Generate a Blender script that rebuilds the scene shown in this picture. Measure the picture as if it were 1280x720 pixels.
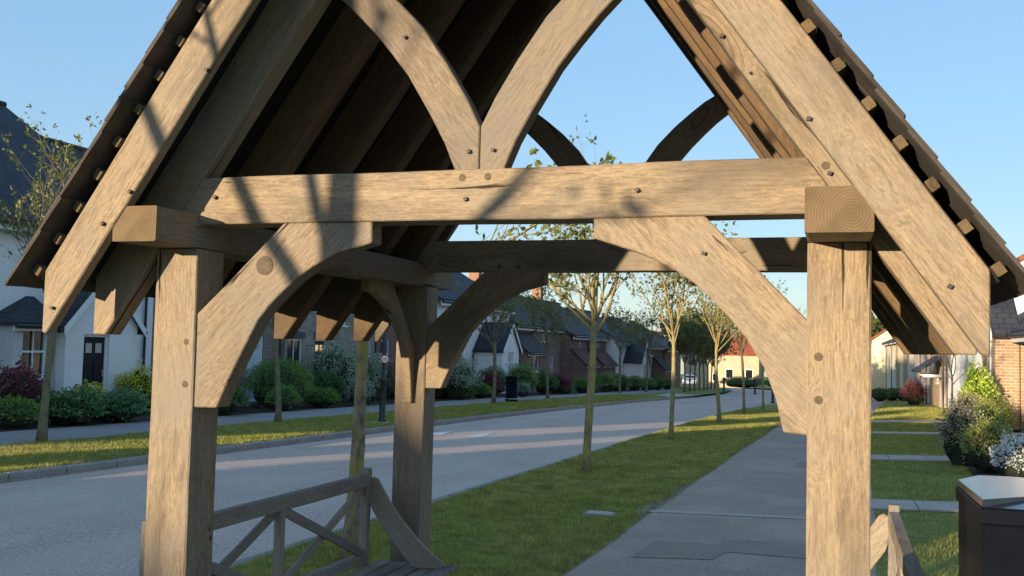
import bpy, bmesh, math, random
import numpy as np
from mathutils import Vector, Matrix

# ------------------------------------------------------------------ reset
for o in list(bpy.data.objects):
    bpy.data.objects.remove(o, do_unlink=True)
scene = bpy.context.scene
col = scene.collection
random.seed(7)
R = math.radians

# ------------------------------------------------------------------ camera
CAM = Vector((-0.0076, -3.3815, 1.6))
yaw, pitch, roll = R(18.354), R(3.380), R(1.406)
fw = Vector((-math.sin(yaw)*math.cos(pitch), math.cos(yaw)*math.cos(pitch), math.sin(pitch)))
rt = Vector((math.cos(yaw), math.sin(yaw), 0))
up = rt.cross(fw)
rt2 = math.cos(roll)*rt + math.sin(roll)*up
up2 = -math.sin(roll)*rt + math.cos(roll)*up
cd = bpy.data.cameras.new("camera")
cd.sensor_width = 36.0
cd.lens = 36.0*1226.5/1280.0
cd.clip_start = 0.05
cd.clip_end = 2000
cam = bpy.data.objects.new("camera", cd)
M = Matrix((rt2, up2, -fw)).transposed().to_4x4()
M.translation = CAM
cam.matrix_world = M
col.objects.link(cam)
scene.camera = cam

# ------------------------------------------------------------------ sky and sun
SUN_DIR = Vector((0.406, 0.905, -0.104)).normalized()       # the way the light travels
sun_el = math.asin(-SUN_DIR.z)
world = bpy.data.worlds.new("World")
scene.world = world
world.use_nodes = True
wn = world.node_tree
bg = wn.nodes["Background"]
sky = wn.nodes.new("ShaderNodeTexSky")
sky.sky_type = 'NISHITA'
sky.sun_disc = False
sky.sun_elevation = sun_el
sky.sun_rotation = math.atan2(-SUN_DIR.x, -SUN_DIR.y)
sky.altitude = 0
sky.air_density = 1.0
sky.dust_density = 0.4
sky.ozone_density = 4.0
hs = wn.nodes.new("ShaderNodeHueSaturation")
hs.inputs["Saturation"].default_value = 1.42
hs.inputs["Hue"].default_value = 0.512
gm = wn.nodes.new("ShaderNodeGamma")          # evens the hemisphere out to the gentle gradient of the photograph
gm.inputs["Gamma"].default_value = 0.35
wn.links.new(sky.outputs[0], gm.inputs["Color"])
wn.links.new(gm.outputs[0], hs.inputs["Color"])
wn.links.new(hs.outputs[0], bg.inputs[0])
bg.inputs[1].default_value = 0.15
sd = bpy.data.lights.new("sun", 'SUN')
sd.energy = 2.0
sd.angle = R(0.55)
sd.color = (1.0, 0.79, 0.53)
sun = bpy.data.objects.new("sun", sd)
sun.rotation_euler = SUN_DIR.to_track_quat('-Z', 'Y').to_euler()
sun.location = (-20, -40, 20)
col.objects.link(sun)
scene.view_settings.view_transform = 'Standard'
scene.view_settings.look = 'None'
scene.view_settings.exposure = 2.12
scene.view_settings.gamma = 1.0
scene.view_settings.use_curve_mapping = False
scene.render.engine = 'CYCLES'

# ------------------------------------------------------------------ materials
class NT:
    def __init__(s, name):
        s.m = bpy.data.materials.new(name)
        s.m.use_nodes = True
        s.t = s.m.node_tree
        s.b = s.t.nodes["Principled BSDF"]
        s.out = s.t.nodes["Material Output"]
    def n(s, kind, **kw):
        nd = s.t.nodes.new(kind)
        for k, v in kw.items():
            setattr(nd, k, v)
        return nd
    def l(s, a, b):
        s.t.links.new(a, b)
    def coords(s, scale=(1, 1, 1), rnd=True):
        tc = s.n("ShaderNodeTexCoord")
        src = tc.outputs["Object"]
        if rnd:
            oi = s.n("ShaderNodeObjectInfo")
            mu = s.n("ShaderNodeMath", operation='MULTIPLY')
            mu.inputs[1].default_value = 37.0
            s.l(oi.outputs["Random"], mu.inputs[0])
            ad = s.n("ShaderNodeVectorMath", operation='ADD')
            s.l(src, ad.inputs[0]); s.l(mu.outputs[0], ad.inputs[1])
            src = ad.outputs[0]
        mp = s.n("ShaderNodeMapping")
        mp.inputs["Scale"].default_value = scale
        s.l(src, mp.inputs["Vector"])
        return mp.outputs[0]
    def noise(s, vec, scale, detail=4, rough=0.55, dist=0.0):
        nd = s.n("ShaderNodeTexNoise")
        nd.inputs["Scale"].default_value = scale
        nd.inputs["Detail"].default_value = detail
        nd.inputs["Roughness"].default_value = rough
        nd.inputs["Distortion"].default_value = dist
        if vec is not None: s.l(vec, nd.inputs["Vector"])
        return nd.outputs["Fac"]
    def ramp(s, fac, stops, interp='LINEAR'):
        nd = s.n("ShaderNodeValToRGB")
        nd.color_ramp.interpolation = interp
        el = nd.color_ramp.elements
        while len(el) < len(stops): el.new(0.5)
        for e, (p, c) in zip(el, stops):
            e.position = p
            e.color = (c[0], c[1], c[2], 1) if hasattr(c, '__len__') else (c, c, c, 1)
        s.l(fac, nd.inputs[0])
        return nd.outputs[0]
    def mix(s, fac, a, b, blend='MIX'):
        nd = s.n("ShaderNodeMix", data_type='RGBA', blend_type=blend)
        for sock, v in ((nd.inputs[0], fac), (nd.inputs[6], a), (nd.inputs[7], b)):
            if isinstance(v, (int, float)): sock.default_value = v
            elif isinstance(v, tuple): sock.default_value = (v[0], v[1], v[2], 1)
            else: s.l(v, sock)
        return nd.outputs[2]
    def bump(s, h, strength=0.3, dist=0.01, prev=None):
        nd = s.n("ShaderNodeBump")
        nd.inputs["Strength"].default_value = strength
        nd.inputs["Distance"].default_value = dist
        s.l(h, nd.inputs["Height"])
        if prev is not None: s.l(prev, nd.inputs["Normal"])
        return nd.outputs[0]
    def fin(s, color=None, rough=0.8, normal=None, spec=None, metal=None):
        if color is not None:
            if isinstance(color, tuple): s.b.inputs["Base Color"].default_value = (*color, 1)
            else: s.l(color, s.b.inputs["Base Color"])
        if isinstance(rough, (int, float)): s.b.inputs["Roughness"].default_value = rough
        else: s.l(rough, s.b.inputs["Roughness"])
        if normal is not None: s.l(normal, s.b.inputs["Normal"])
        if spec is not None: s.b.inputs["Specular IOR Level"].default_value = spec
        if metal is not None: s.b.inputs["Metallic"].default_value = metal
        return s.m

def mat_oak(name, light, dark, grey, greyamt=0.45, crackd=0.035):
    t = NT(name)
    base = t.coords((1, 1, 1))
    # gentle wander of the grain
    wn_ = t.n("ShaderNodeTexNoise"); wn_.inputs["Scale"].default_value = 1.6; wn_.inputs["Detail"].default_value = 1
    t.l(base, wn_.inputs["Vector"])
    sub = t.n("ShaderNodeVectorMath", operation='SUBTRACT'); sub.inputs[1].default_value = (.5, .5, .5)
    t.l(wn_.outputs["Color"], sub.inputs[0])
    # knots
    mk = t.n("ShaderNodeMapping"); mk.inputs["Scale"].default_value = (1.5, 4.0, 4.0); t.l(base, mk.inputs["Vector"])
    vo = t.n("ShaderNodeTexVoronoi"); vo.inputs["Scale"].default_value = 1.0; t.l(mk.outputs[0], vo.inputs["Vector"])
    kmask = t.ramp(vo.outputs["Distance"], [(0.0, 1.0), (0.16, 0.55), (0.34, 0.0)])
    sc = t.n("ShaderNodeVectorMath", operation='SCALE'); sc.inputs[3].default_value = 0.035; t.l(sub.outputs[0], sc.inputs[0])
    w1 = t.n("ShaderNodeVectorMath", operation='ADD'); t.l(base, w1.inputs[0]); t.l(sc.outputs[0], w1.inputs[1])
    kb = t.n("ShaderNodeMath", operation='MULTIPLY'); kb.inputs[1].default_value = 0.11; t.l(kmask, kb.inputs[0])
    w2 = t.n("ShaderNodeVectorMath", operation='ADD'); t.l(w1.outputs[0], w2.inputs[0]); t.l(kb.outputs[0], w2.inputs[1])
    def stretched(s):
        m_ = t.n("ShaderNodeMapping"); m_.inputs["Scale"].default_value = s; t.l(w2.outputs[0], m_.inputs["Vector"]); return m_.outputs[0]
    broad = t.noise(stretched((1.4, 26, 26)), 1.0, 5, 0.6)
    fine = t.noise(stretched((15, 145, 145)), 1.0, 4, 0.75)
    fleck = t.noise(stretched((55, 130, 130)), 1.0, 3, 0.6)
    crack = t.noise(stretched((0.9, 17, 17)), 1.0, 6, 0.6, 0.4)
    blot = t.noise(base, 3.2, 4, 0.6)
    mid = tuple(.42*a+.58*b for a, b in zip(dark, light))
    c1 = t.ramp(broad, [(0.30, mid), (0.52, light), (0.74, tuple(0.88*a for a in light))])
    c2 = t.mix(t.ramp(fine, [(0.34, 0.0), (0.58, 1.0)]), tuple(0.80*a for a in dark), c1)
    c2b = t.mix(0.72, c1, c2)
    c3 = t.mix(t.ramp(fleck, [(0.52, 0.0), (0.70, 0.6)]), c2b, tuple(min(1, 1.22*a) for a in light))
    gm = t.ramp(blot, [(0.42, 0.0), (0.70, greyamt)])
    c4 = t.mix(gm, c3, grey)
    rw = t.n("ShaderNodeMath", operation='MULTIPLY'); rw.inputs[1].default_value = 95; t.l(vo.outputs["Distance"], rw.inputs[0])
    rs = t.n("ShaderNodeMath", operation='SINE'); t.l(rw.outputs[0], rs.inputs[0])
    rm = t.n("ShaderNodeMath", operation='MULTIPLY'); t.l(t.ramp(rs.outputs[0], [(0.2, 0.0), (0.9, 0.55)]), rm.inputs[0]); t.l(t.ramp(kmask, [(0.1, 0.0), (0.6, 1.0)]), rm.inputs[1])
    c4 = t.mix(rm.outputs[0], c4, (dark[0]*.55, dark[1]*.5, dark[2]*.45))
    c5 = t.mix(t.ramp(kmask, [(0.55, 0.0), (0.95, 0.7)]), c4, (dark[0]*.4, dark[1]*.36, dark[2]*.32))
    oi2 = t.n("ShaderNodeObjectInfo")
    vv = t.ramp(oi2.outputs["Random"], [(0.0, (.74, .75, .79)), (0.5, (.98, .98, .97)), (1.0, (1.14, 1.10, 1.02))])
    c5 = t.mix(1.0, c5, vv, 'MULTIPLY')
    stain = t.noise(stretched((1.1, 5, 5)), 1.0, 5, 0.65)
    c5 = t.mix(t.ramp(stain, [(0.50, 0.0), (0.72, 0.75)]), c5, (dark[0]*.75, dark[1]*.78, dark[2]*.85))
    split = t.noise(stretched((0.30, 24, 24)), 1.0, 3, 0.5, 0.2)
    cm0 = t.ramp(crack, [(0.672, 0.0), (0.695, 1.0)])
    cm = t.mix(1.0, cm0, t.ramp(split, [(0.715, 0.0), (0.73, 1.0)]), 'ADD')
    c6 = t.mix(cm, c5, (crackd, crackd*.75, crackd*.5))
    inv = t.n("ShaderNodeMath", operation='SUBTRACT'); inv.inputs[0].default_value = 1.0; t.l(cm, inv.inputs[1])
    nb = t.bump(fine, 0.7, 0.003)
    nb = t.bump(broad, 0.35, 0.004, nb)
    nb = t.bump(inv.outputs[0], 0.8, 0.006, nb)
    return t.fin(c6, 0.82, nb, 0.25)

def mat_endgrain(name, a, b):
    t = NT(name)
    v = t.coords((0, 1, 1), rnd=False)
    off = t.n("ShaderNodeVectorMath", operation='ADD'); off.inputs[1].default_value = (0, 0.03, 0.01); t.l(v, off.inputs[0])
    nz = t.noise(off.outputs[0], 14, 3)
    ln = t.n("ShaderNodeVectorMath", operation='LENGTH'); t.l(off.outputs[0], ln.inputs[0])
    ad = t.n("ShaderNodeMath", operation='MULTIPLY_ADD'); ad.inputs[1].default_value = 0.02
    t.l(nz, ad.inputs[0]); t.l(ln.outputs["Value"], ad.inputs[2])
    mu = t.n("ShaderNodeMath", operation='MULTIPLY'); mu.inputs[1].default_value = 750; t.l(ad.outputs[0], mu.inputs[0])
    sn = t.n("ShaderNodeMath", operation='SINE'); t.l(mu.outputs[0], sn.inputs[0])
    # radial drying checks
    sp = t.n("ShaderNodeSeparateXYZ"); t.l(off.outputs[0], sp.inputs[0])
    at = t.n("ShaderNodeMath", operation='ARCTAN2'); t.l(sp.outputs[1], at.inputs[0]); t.l(sp.outputs[2], at.inputs[1])
    cb = t.n("ShaderNodeCombineXYZ"); t.l(at.outputs[0], cb.inputs[0])
    rad = t.noise(cb.outputs[0], 6.0, 4, 0.7)
    cm = t.ramp(rad, [(0.66, 0.0), (0.69, 1.0)])
    big = t.noise(v, 9, 5, 0.65)
    c = t.mix(t.ramp(sn.outputs[0], [(0.0, 0.0), (1.0, 1.0)]), a, b)
    c = t.mix(t.ramp(big, [(0.4, 0.0), (0.7, 0.6)]), c, tuple(0.55*x for x in a))
    c = t.mix(cm, c, (0.03, 0.022, 0.015))
    return t.fin(c, 0.9, t.bump(big, 0.3, 0.003), 0.2)

def mat_plain(name, c, rough=0.7, var=0.12, scale=6, bump=0.0, spec=None, metal=None):
    t = NT(name)
    v = t.coords((1, 1, 1))
    nz = t.noise(v, scale, 5, 0.6)
    lo = tuple(x*(1-var) for x in c); hi = tuple(min(1, x*(1+var)) for x in c)
    cc = t.ramp(nz, [(0.3, lo), (0.7, hi)])
    nb = t.bump(t.noise(v, scale*14, 3), bump, 0.004) if bump else None
    return t.fin(cc, rough, nb, spec, metal)

def mat_brick(name, c1, c2, mortar, bw=0.225, bh=0.075, rough_stone=False, msize=0.012, axis='Y'):
    t = NT(name)
    tc = t.n("ShaderNodeTexCoord")
    sp = t.n("ShaderNodeSeparateXYZ"); t.l(tc.outputs["Object"], sp.inputs[0])
    ad = t.n("ShaderNodeMath", operation='ADD'); t.l(sp.outputs[0], ad.inputs[0]); t.l(sp.outputs[1], ad.inputs[1])
    cb = t.n("ShaderNodeCombineXYZ"); t.l(ad.outputs[0], cb.inputs[0]); t.l(sp.outputs[2], cb.inputs[1])
    vec = cb.outputs[0]
    if rough_stone:
        nz = t.n("ShaderNodeTexNoise"); nz.inputs["Scale"].default_value = 2.5; t.l(vec, nz.inputs["Vector"])
        su = t.n("ShaderNodeVectorMath", operation='SUBTRACT'); su.inputs[1].default_value = (.5, .5, .5); t.l(nz.outputs["Color"], su.inputs[0])
        s2 = t.n("ShaderNodeVectorMath", operation='SCALE'); s2.inputs[3].default_value = 0.10; t.l(su.outputs[0], s2.inputs[0])
        av = t.n("ShaderNodeVectorMath", operation='ADD'); t.l(vec, av.inputs[0]); t.l(s2.outputs[0], av.inputs[1])
        vec = av.outputs[0]
    br = t.n("ShaderNodeTexBrick")
    br.inputs["Scale"].default_value = 1.0
    br.inputs["Brick Width"].default_value = bw
    br.inputs["Row Height"].default_value = bh
    br.inputs["Mortar Size"].default_value = msize
    br.inputs["Mortar Smooth"].default_value = 0.2
    br.inputs["Bias"].default_value = 0.0
    br.inputs["Color1"].default_value = (*c1, 1)
    br.inputs["Color2"].default_value = (*c2, 1)
    br.inputs["Mortar"].default_value = (*mortar, 1)
    t.l(vec, br.inputs["Vector"])
    nz = t.noise(vec, 1.3, 5, 0.65)
    c = t.mix(t.ramp(nz, [(0.35, 0.0), (0.75, 0.45)]), br.outputs["Color"], tuple(0.55*x for x in c2))
    fine = t.noise(vec, 40, 3)
    c = t.mix(0.25, c, t.ramp(fine, [(0.2, 0.05), (0.8, 0.6)]), 'OVERLAY')
    iv = t.n("ShaderNodeMath", operation='SUBTRACT'); iv.inputs[0].default_value = 1; t.l(br.outputs["Fac"], iv.inputs[1])
    return t.fin(c, 0.9, t.bump(iv.outputs[0], 0.6, 0.012), 0.2)

def mat_roof(name, c1, c2, tw=0.3, th=0.2):
    t = NT(name)
    tc = t.n("ShaderNodeTexCoord")
    br = t.n("ShaderNodeTexBrick")
    sp = t.n("ShaderNodeSeparateXYZ"); t.l(tc.outputs["Object"], sp.inputs[0])
    cb = t.n("ShaderNodeCombineXYZ"); t.l(sp.outputs[0], cb.inputs[0]); t.l(sp.outputs[1], cb.inputs[1])
    br.inputs["Scale"].default_value = 1
    br.inputs["Brick Width"].default_value = tw
    br.inputs["Row Height"].default_value = th
    br.inputs["Mortar Size"].default_value = 0.012
    br.inputs["Color1"].default_value = (*c1, 1)
    br.inputs["Color2"].default_value = (*c2, 1)
    br.inputs["Mortar"].default_value = (c1[0]*.25, c1[1]*.25, c1[2]*.25, 1)
    t.l(cb.outputs[0], br.inputs["Vector"])
    nz = t.noise(tc.outputs["Object"], 0.9, 5, 0.65)
    c = t.mix(t.ramp(nz, [(0.35, 0.0), (0.75, 0.5)]), br.outputs["Color"], tuple(0.5*x for x in c2))
    # each course steps up towards its lower edge
    dv = t.n("ShaderNodeMath", operation='DIVIDE'); dv.inputs[1].default_value = th; t.l(sp.outputs[1], dv.inputs[0])
    fr = t.n("ShaderNodeMath", operation='FRACT'); t.l(dv.outputs[0], fr.inputs[0])
    return t.fin(c, 0.75, t.bump(fr.outputs[0], 0.5, 0.03), 0.3)

def mat_leaf(name, c1, c2, c3=None, trans=0.35, rough=0.55):
    t = NT(name)
    g = t.n("ShaderNodeNewGeometry")
    c3 = c3 or c2
    c = t.ramp(g.outputs["Random Per Island"], [(0.0, c1), (0.55, c2), (1.0, c3)])
    t.fin(c, rough, None, 0.3)
    tr = t.n("ShaderNodeBsdfTranslucent")
    t.l(c, tr.inputs[0])
    mx = t.n("ShaderNodeMixShader"); mx.inputs[0].default_value = trans
    t.l(t.b.outputs[0], mx.inputs[1]); t.l(tr.outputs[0], mx.inputs[2])
    t.l(mx.outputs[0], t.out.inputs[0])
    return t.m

def mat_bark(name, a, b, lich=None):
    t = NT(name)
    v = t.coords((1, 1, 1))
    mp = t.n("ShaderNodeMapping"); mp.inputs["Scale"].default_value = (1, 1, .45); t.l(v, mp.inputs["Vector"])
    n1 = t.noise(mp.outputs[0], 26, 6, 0.7)
    c = t.ramp(n1, [(0.36, a), (0.62, b)])
    if lich:
        n2 = t.noise(v, 5.5, 6, 0.72)
        c = t.mix(t.ramp(n2, [(0.48, 0.0), (0.58, 0.9)]), c, lich)
    return t.fin(c, 0.9, t.bump(n1, 0.8, 0.012), 0.15)

def mat_ground(name, stops, scale, fine, bump=0.4, bdist=0.01, rough=0.9, spec=0.3, extra=None):
    t = NT(name)
    tc = t.n("ShaderNodeTexCoord")
    v = tc.outputs["Object"]
    n1 = t.noise(v, scale, 6, 0.65)
    n2 = t.noise(v, fine, 3, 0.7)
    c = t.ramp(n1, stops)
    c = t.mix(0.55, c, t.ramp(n2, [(0.30, 0.05), (0.70, 0.95)]), 'OVERLAY')
    if extra: c = extra(t, v, c)
    return t.fin(c, rough, t.bump(n2, bump, bdist), spec)

MT = {}
MT['oak'] = mat_oak('oak', (0.315, 0.247, 0.172), (0.132, 0.098, 0.066), (0.225, 0.200, 0.172), 0.75)
MT['oak_inner_shaded'] = mat_oak('sheltered_shaded_oak', (0.165, 0.108, 0.060), (0.085, 0.055, 0.032), (0.12, 0.095, 0.07), 0.4)  # browner sheltered oak, darkened further so its colour carries the roof-space shade
MT['oak_grey'] = mat_oak('weathered_oak', (0.34, 0.295, 0.245), (0.17, 0.145, 0.12), (0.29, 0.265, 0.235), 0.7)
MT['oak_end'] = mat_endgrain('oak_end_grain', (0.155, 0.108, 0.062), (0.20, 0.145, 0.085))
MT['batten'] = mat_oak('sawn_batten', (0.15, 0.108, 0.056), (0.09, 0.064, 0.034), (0.12, 0.105, 0.08), 0.3)
MT['peg'] = mat_plain('dark_peg', (0.035, 0.026, 0.02), 0.6, 0.3)
MT['dowel'] = mat_plain('oak_dowel', (0.10, 0.072, 0.045), 0.8, 0.3, 60)
MT['tile'] = mat_plain('clay_roof_tile', (0.052, 0.043, 0.037), 0.85, 0.45, 9, 0.4)
MT['felt'] = mat_plain('black_roofing_felt', (0.012, 0.012, 0.013), 0.9, 0.3, 12)
MT['white'] = mat_plain('white_paint', (0.78, 0.78, 0.76), 0.5, 0.05)
MT['render'] = mat_plain('white_render', (0.80, 0.78, 0.76), 0.9, 0.06, 1.5, 0.15)
MT['render2'] = mat_plain('grey_render', (0.58, 0.56, 0.56), 0.9, 0.06, 1.5, 0.15)
MT['cream'] = mat_plain('cream_render', (0.76, 0.66, 0.48), 0.9, 0.07, 1.5, 0.15)
MT['creamd'] = mat_plain('darker_cream_render', (0.46, 0.38, 0.26), 0.9, 0.12, 1.5, 0.15)  # cream toned down so head-on sun does not overexpose the far walls
MT['pinkr'] = mat_plain('pink_render', (0.72, 0.54, 0.45), 0.9, 0.07, 1.5, 0.15)
MT['brickd'] = mat_brick('dark_brick', (0.29, 0.20, 0.16), (0.21, 0.145, 0.12), (0.38, 0.35, 0.31))
MT['brickr'] = mat_brick('red_brick', (0.31, 0.155, 0.115), (0.22, 0.11, 0.085), (0.35, 0.31, 0.27))
MT['brickb'] = mat_brick('buff_brick', (0.44, 0.29, 0.18), (0.33, 0.21, 0.13), (0.52, 0.44, 0.34))
MT['stone'] = mat_brick('rubble_stone', (0.44, 0.39, 0.31), (0.25, 0.22, 0.185), (0.46, 0.42, 0.35), 0.26, 0.10, True, 0.012)
MT['buffstone'] = mat_brick('buff_stone', (0.64, 0.47, 0.28), (0.50, 0.35, 0.20), (0.6, 0.5, 0.37), 0.34, 0.16, True, 0.012)
MT['slate'] = mat_roof('slate_roof', (0.060, 0.064, 0.075), (0.042, 0.045, 0.055), 0.3, 0.22)
MT['rooftile'] = mat_roof('brown_roof_tile', (0.070, 0.056, 0.052), (0.045, 0.038, 0.036), 0.33, 0.28)
MT['redtile'] = mat_roof('red_pantile_roof', (0.42, 0.12, 0.055), (0.30, 0.085, 0.04), 0.3, 0.3)
MT['rusttile'] = mat_roof('rust_pantile_roof', (0.17, 0.070, 0.045), (0.10, 0.05, 0.038), 0.3, 0.3)
MT['chim'] = mat_brick('chimney_brick', (0.42, 0.19, 0.09), (0.32, 0.13, 0.07), (0.4, 0.33, 0.25))
MT['black'] = mat_plain('black_paint', (0.016, 0.017, 0.020), 0.42, 0.2)
MT['gutter'] = mat_plain('black_gutter', (0.018, 0.018, 0.02), 0.45, 0.2)
MT['lintel'] = mat_plain('dark_lintel', (0.10, 0.09, 0.085), 0.9, 0.2)
MT['doorblack'] = mat_plain('black_door_paint', (0.009, 0.011, 0.018), 0.5, 0.2, 6, 0.0, 0.2)
MT['doorblue'] = mat_plain('pale_blue_door_paint', (0.50, 0.58, 0.66), 0.45, 0.05)
MT['metal'] = mat_plain('brushed_metal', (0.55, 0.55, 0.55), 0.35, 0.1, metal=1.0)
MT['brass'] = mat_plain('letter_plate_metal', (0.6, 0.6, 0.58), 0.4, 0.1)
def mat_glass():
    t = NT('window_glass')
    return t.fin((0.015, 0.017, 0.02), 0.05, None, 0.6)
MT['glass'] = mat_glass()
def mat_lit():
    t = NT('lamp_lit_pane')
    t.fin((0.5, 0.35, 0.18), 0.4)
    t.b.inputs["Emission Color"].default_value = (1, .62, .28, 1)
    t.b.inputs["Emission Strength"].default_value = 0.15
    return t.m
MT['litpane'] = mat_lit()
MT['curtain'] = mat_plain('curtain_cloth', (0.5, 0.45, 0.4), 0.9, 0.2, 30)

def path_extra(t, v, c):
    n = t.noise(v, 0.55, 4, 0.6)
    c = t.mix(t.ramp(n, [(0.45, 0.0), (0.62, 0.5)]), c, (0.46, 0.335, 0.26))
    return c
def road_extra(t, v, c):
    mp = t.n("ShaderNodeMapping"); mp.inputs["Scale"].default_value = (1.1, 0.10, 1); t.l(v, mp.inputs["Vector"])
    n = t.noise(mp.outputs[0], 1.0, 4, 0.6)
    return t.mix(t.ramp(n, [(0.42, 0.0), (0.66, 0.5)]), c, (0.62, 0.485, 0.40))
MT['asphalt'] = mat_ground('road_asphalt', [(0.3, (0.46, 0.345, 0.28)), (0.7, (0.57, 0.435, 0.355))], 0.8, 38, 0.9, 0.012, 0.85, 0.3, road_extra)
MT['path'] = mat_ground('path_asphalt', [(0.3, (0.33, 0.232, 0.175)), (0.7, (0.42, 0.298, 0.225))], 1.1, 70, 0.5, 0.006, 0.9, 0.3, path_extra)
MT['patch'] = mat_ground('patch_asphalt', [(0.3, (0.275, 0.193, 0.146)), (0.7, (0.35, 0.248, 0.188))], 3, 70, 0.6, 0.006, 0.9, 0.3)
MT['pathpale'] = mat_ground('worn_path_asphalt', [(0.3, (0.43, 0.325, 0.26)), (0.7, (0.53, 0.405, 0.325))], 3, 70, 0.5, 0.006)
MT['pave'] = mat_ground('pavement_asphalt', [(0.3, (0.26, 0.235, 0.215)), (0.7, (0.33, 0.30, 0.275))], 1.0, 90, 0.5, 0.008)
MT['concrete'] = mat_ground('concrete_slab', [(0.3, (0.40, 0.325, 0.27)), (0.7, (0.50, 0.41, 0.345))], 3.0, 90, 0.4, 0.004)
MT['kerb'] = mat_ground('kerb_concrete', [(0.3, (0.24, 0.21, 0.19)), (0.7, (0.33, 0.29, 0.26))], 2.5, 60, 0.5, 0.006)
MT['marking'] = mat_ground('road_paint', [(0.3, (0.52, 0.52, 0.50)), (0.7, (0.70, 0.70, 0.68))], 3, 80, 0.3, 0.004)
MT['worn'] = mat_ground('bare_dry_earth', [(0.3, (0.20, 0.16, 0.10)), (0.7, (0.30, 0.25, 0.16))], 6, 60, 0.8, 0.01)
MT['soil'] = mat_ground('garden_soil', [(0.3, (0.035, 0.025, 0.018)), (0.7, (0.07, 0.05, 0.035))], 3, 30, 1.0, 0.03)
def turf_extra(t, v, c):
    n = t.noise(v, 0.9, 5, 0.7)
    return t.mix(t.ramp(n, [(0.56, 0.0), (0.70, 0.55)]), c, (0.15, 0.135, 0.055))
MT['turf'] = mat_ground('mown_turf', [(0.3, (0.19, 0.21, 0.05)), (0.55, (0.27, 0.275, 0.07)), (0.75, (0.40, 0.345, 0.12))], 1.7, 60, 1.0, 0.03, 0.95, 0.15, turf_extra)
def mat_grass():
    t = NT('grass_blade')
    ge = t.n("ShaderNodeNewGeometry"); tc_ = t.n("ShaderNodeTexCoord")
    a_ = t.ramp(ge.outputs["Random Per Island"], [(0.0, (0.20, 0.235, 0.04)), (0.6, (0.335, 0.345, 0.07)), (1.0, (0.58, 0.50, 0.17))])
    b_ = t.ramp(ge.outputs["Random Per Island"], [(0.0, (0.31, 0.30, 0.07)), (0.6, (0.49, 0.43, 0.13)), (1.0, (0.68, 0.56, 0.26))])
    n_ = t.noise(tc_.outputs["Object"], 0.75, 5, 0.7)
    n3 = t.noise(tc_.outputs["Object"], 5.0, 3, 0.6)
    c = t.mix(t.ramp(n_, [(0.46, 0.0), (0.66, 0.9)]), a_, b_)
    c = t.mix(0.5, c, t.ramp(n3, [(0.3, 0.15), (0.7, 0.85)]), 'OVERLAY')
    t.fin(c, .6, None, .25)
    tr = t.n("ShaderNodeBsdfTranslucent"); t.l(c, tr.inputs[0])
    mx = t.n("ShaderNodeMixShader"); mx.inputs[0].default_value = .35
    t.l(t.b.outputs[0], mx.inputs[1]); t.l(tr.outputs[0], mx.inputs[2]); t.l(mx.outputs[0], t.out.inputs[0])
    return t.m
MT['blade'] = mat_grass()
MT['straw'] = mat_leaf('dry_grass_blade', (0.22, 0.18, 0.08), (0.32, 0.26, 0.13), (0.16, 0.15, 0.05), 0.3)
MT['bark'] = mat_bark('young_bark', (0.17, 0.135, 0.075), (0.34, 0.27, 0.14), (0.36, 0.29, 0.10))
MT['barkl'] = mat_bark('lichen_bark', (0.13, 0.105, 0.07), (0.36, 0.30, 0.21), (0.36, 0.29, 0.07))
MT['barkg'] = mat_bark('grey_bark', (0.10, 0.085, 0.06), (0.22, 0.195, 0.145), (0.22, 0.19, 0.09))
MT['leaf_young'] = mat_leaf('spring_leaf', (0.11, 0.135, 0.03), (0.19, 0.215, 0.05), (0.30, 0.29, 0.10), 0.45)
MT['leaf_bend'] = mat_leaf('bend_leaf', (0.16, 0.18, 0.06), (0.24, 0.25, 0.085), (0.34, 0.33, 0.13), 0.45)
MT['leaf_olive'] = mat_leaf('olive_leaf', (0.10, 0.12, 0.04), (0.15, 0.17, 0.055), (0.22, 0.22, 0.085), 0.4)

# ------------------------------------------------------------------ object helpers
def newmesh(name, verts, faces, mats):
    me = bpy.data.meshes.new(name)
    me.from_pydata([tuple(v) for v in verts], [], faces)
    for m in (mats if isinstance(mats, (list, tuple)) else [mats]):
        me.materials.append(m)
    me.update()
    return me

def link(name, me, parent=None, basis=None):
    o = bpy.data.objects.new(name, me)
    col.objects.link(o)
    if parent is not None: o.parent = parent
    if basis is not None: o.matrix_basis = basis
    return o

def tag(o, label=None, cat=None, group=None, kind=None):
    if label: o['label'] = label
    if cat: o['category'] = cat
    if group: o['group'] = group
    if kind: o['kind'] = kind
    return o

def thing(name, loc, label, cat, group=None, rz=0.0):
    o = bpy.data.objects.new(name, None)
    o.empty_display_size = 0.2
    o.location = loc
    o.rotation_euler = (0, 0, rz)
    col.objects.link(o)
    return tag(o, label, cat, group)

def copy_tree(o, parent=None):
    c = o.copy(); col.objects.link(c)
    if parent is not None: c.parent = parent
    for ch in list(o.children): copy_tree(ch, c)
    return c

def chamfer(me, off):
    bm = bmesh.new(); bm.from_mesh(me)
    es = [e for e in bm.edges if len(e.link_faces) == 2 and e.calc_face_angle(0) > 0.6]
    bmesh.ops.bevel(bm, geom=es, offset=off, offset_type='OFFSET', segments=1, profile=0.5, affect='EDGES', clamp_overlap=True)
    bmesh.ops.recalc_face_normals(bm, faces=bm.faces)
    bm.to_mesh(me); bm.free()

def frame(axis, hint=Vector((0, 0, 1))):
    x = Vector(axis).normalized()
    h = Vector(hint)
    if abs(x.dot(h)) > 0.95: h = Vector((0, 1, 0))
    y = h.cross(x).normalized()
    z = x.cross(y)
    return Matrix((x, y, z)).transposed()

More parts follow.
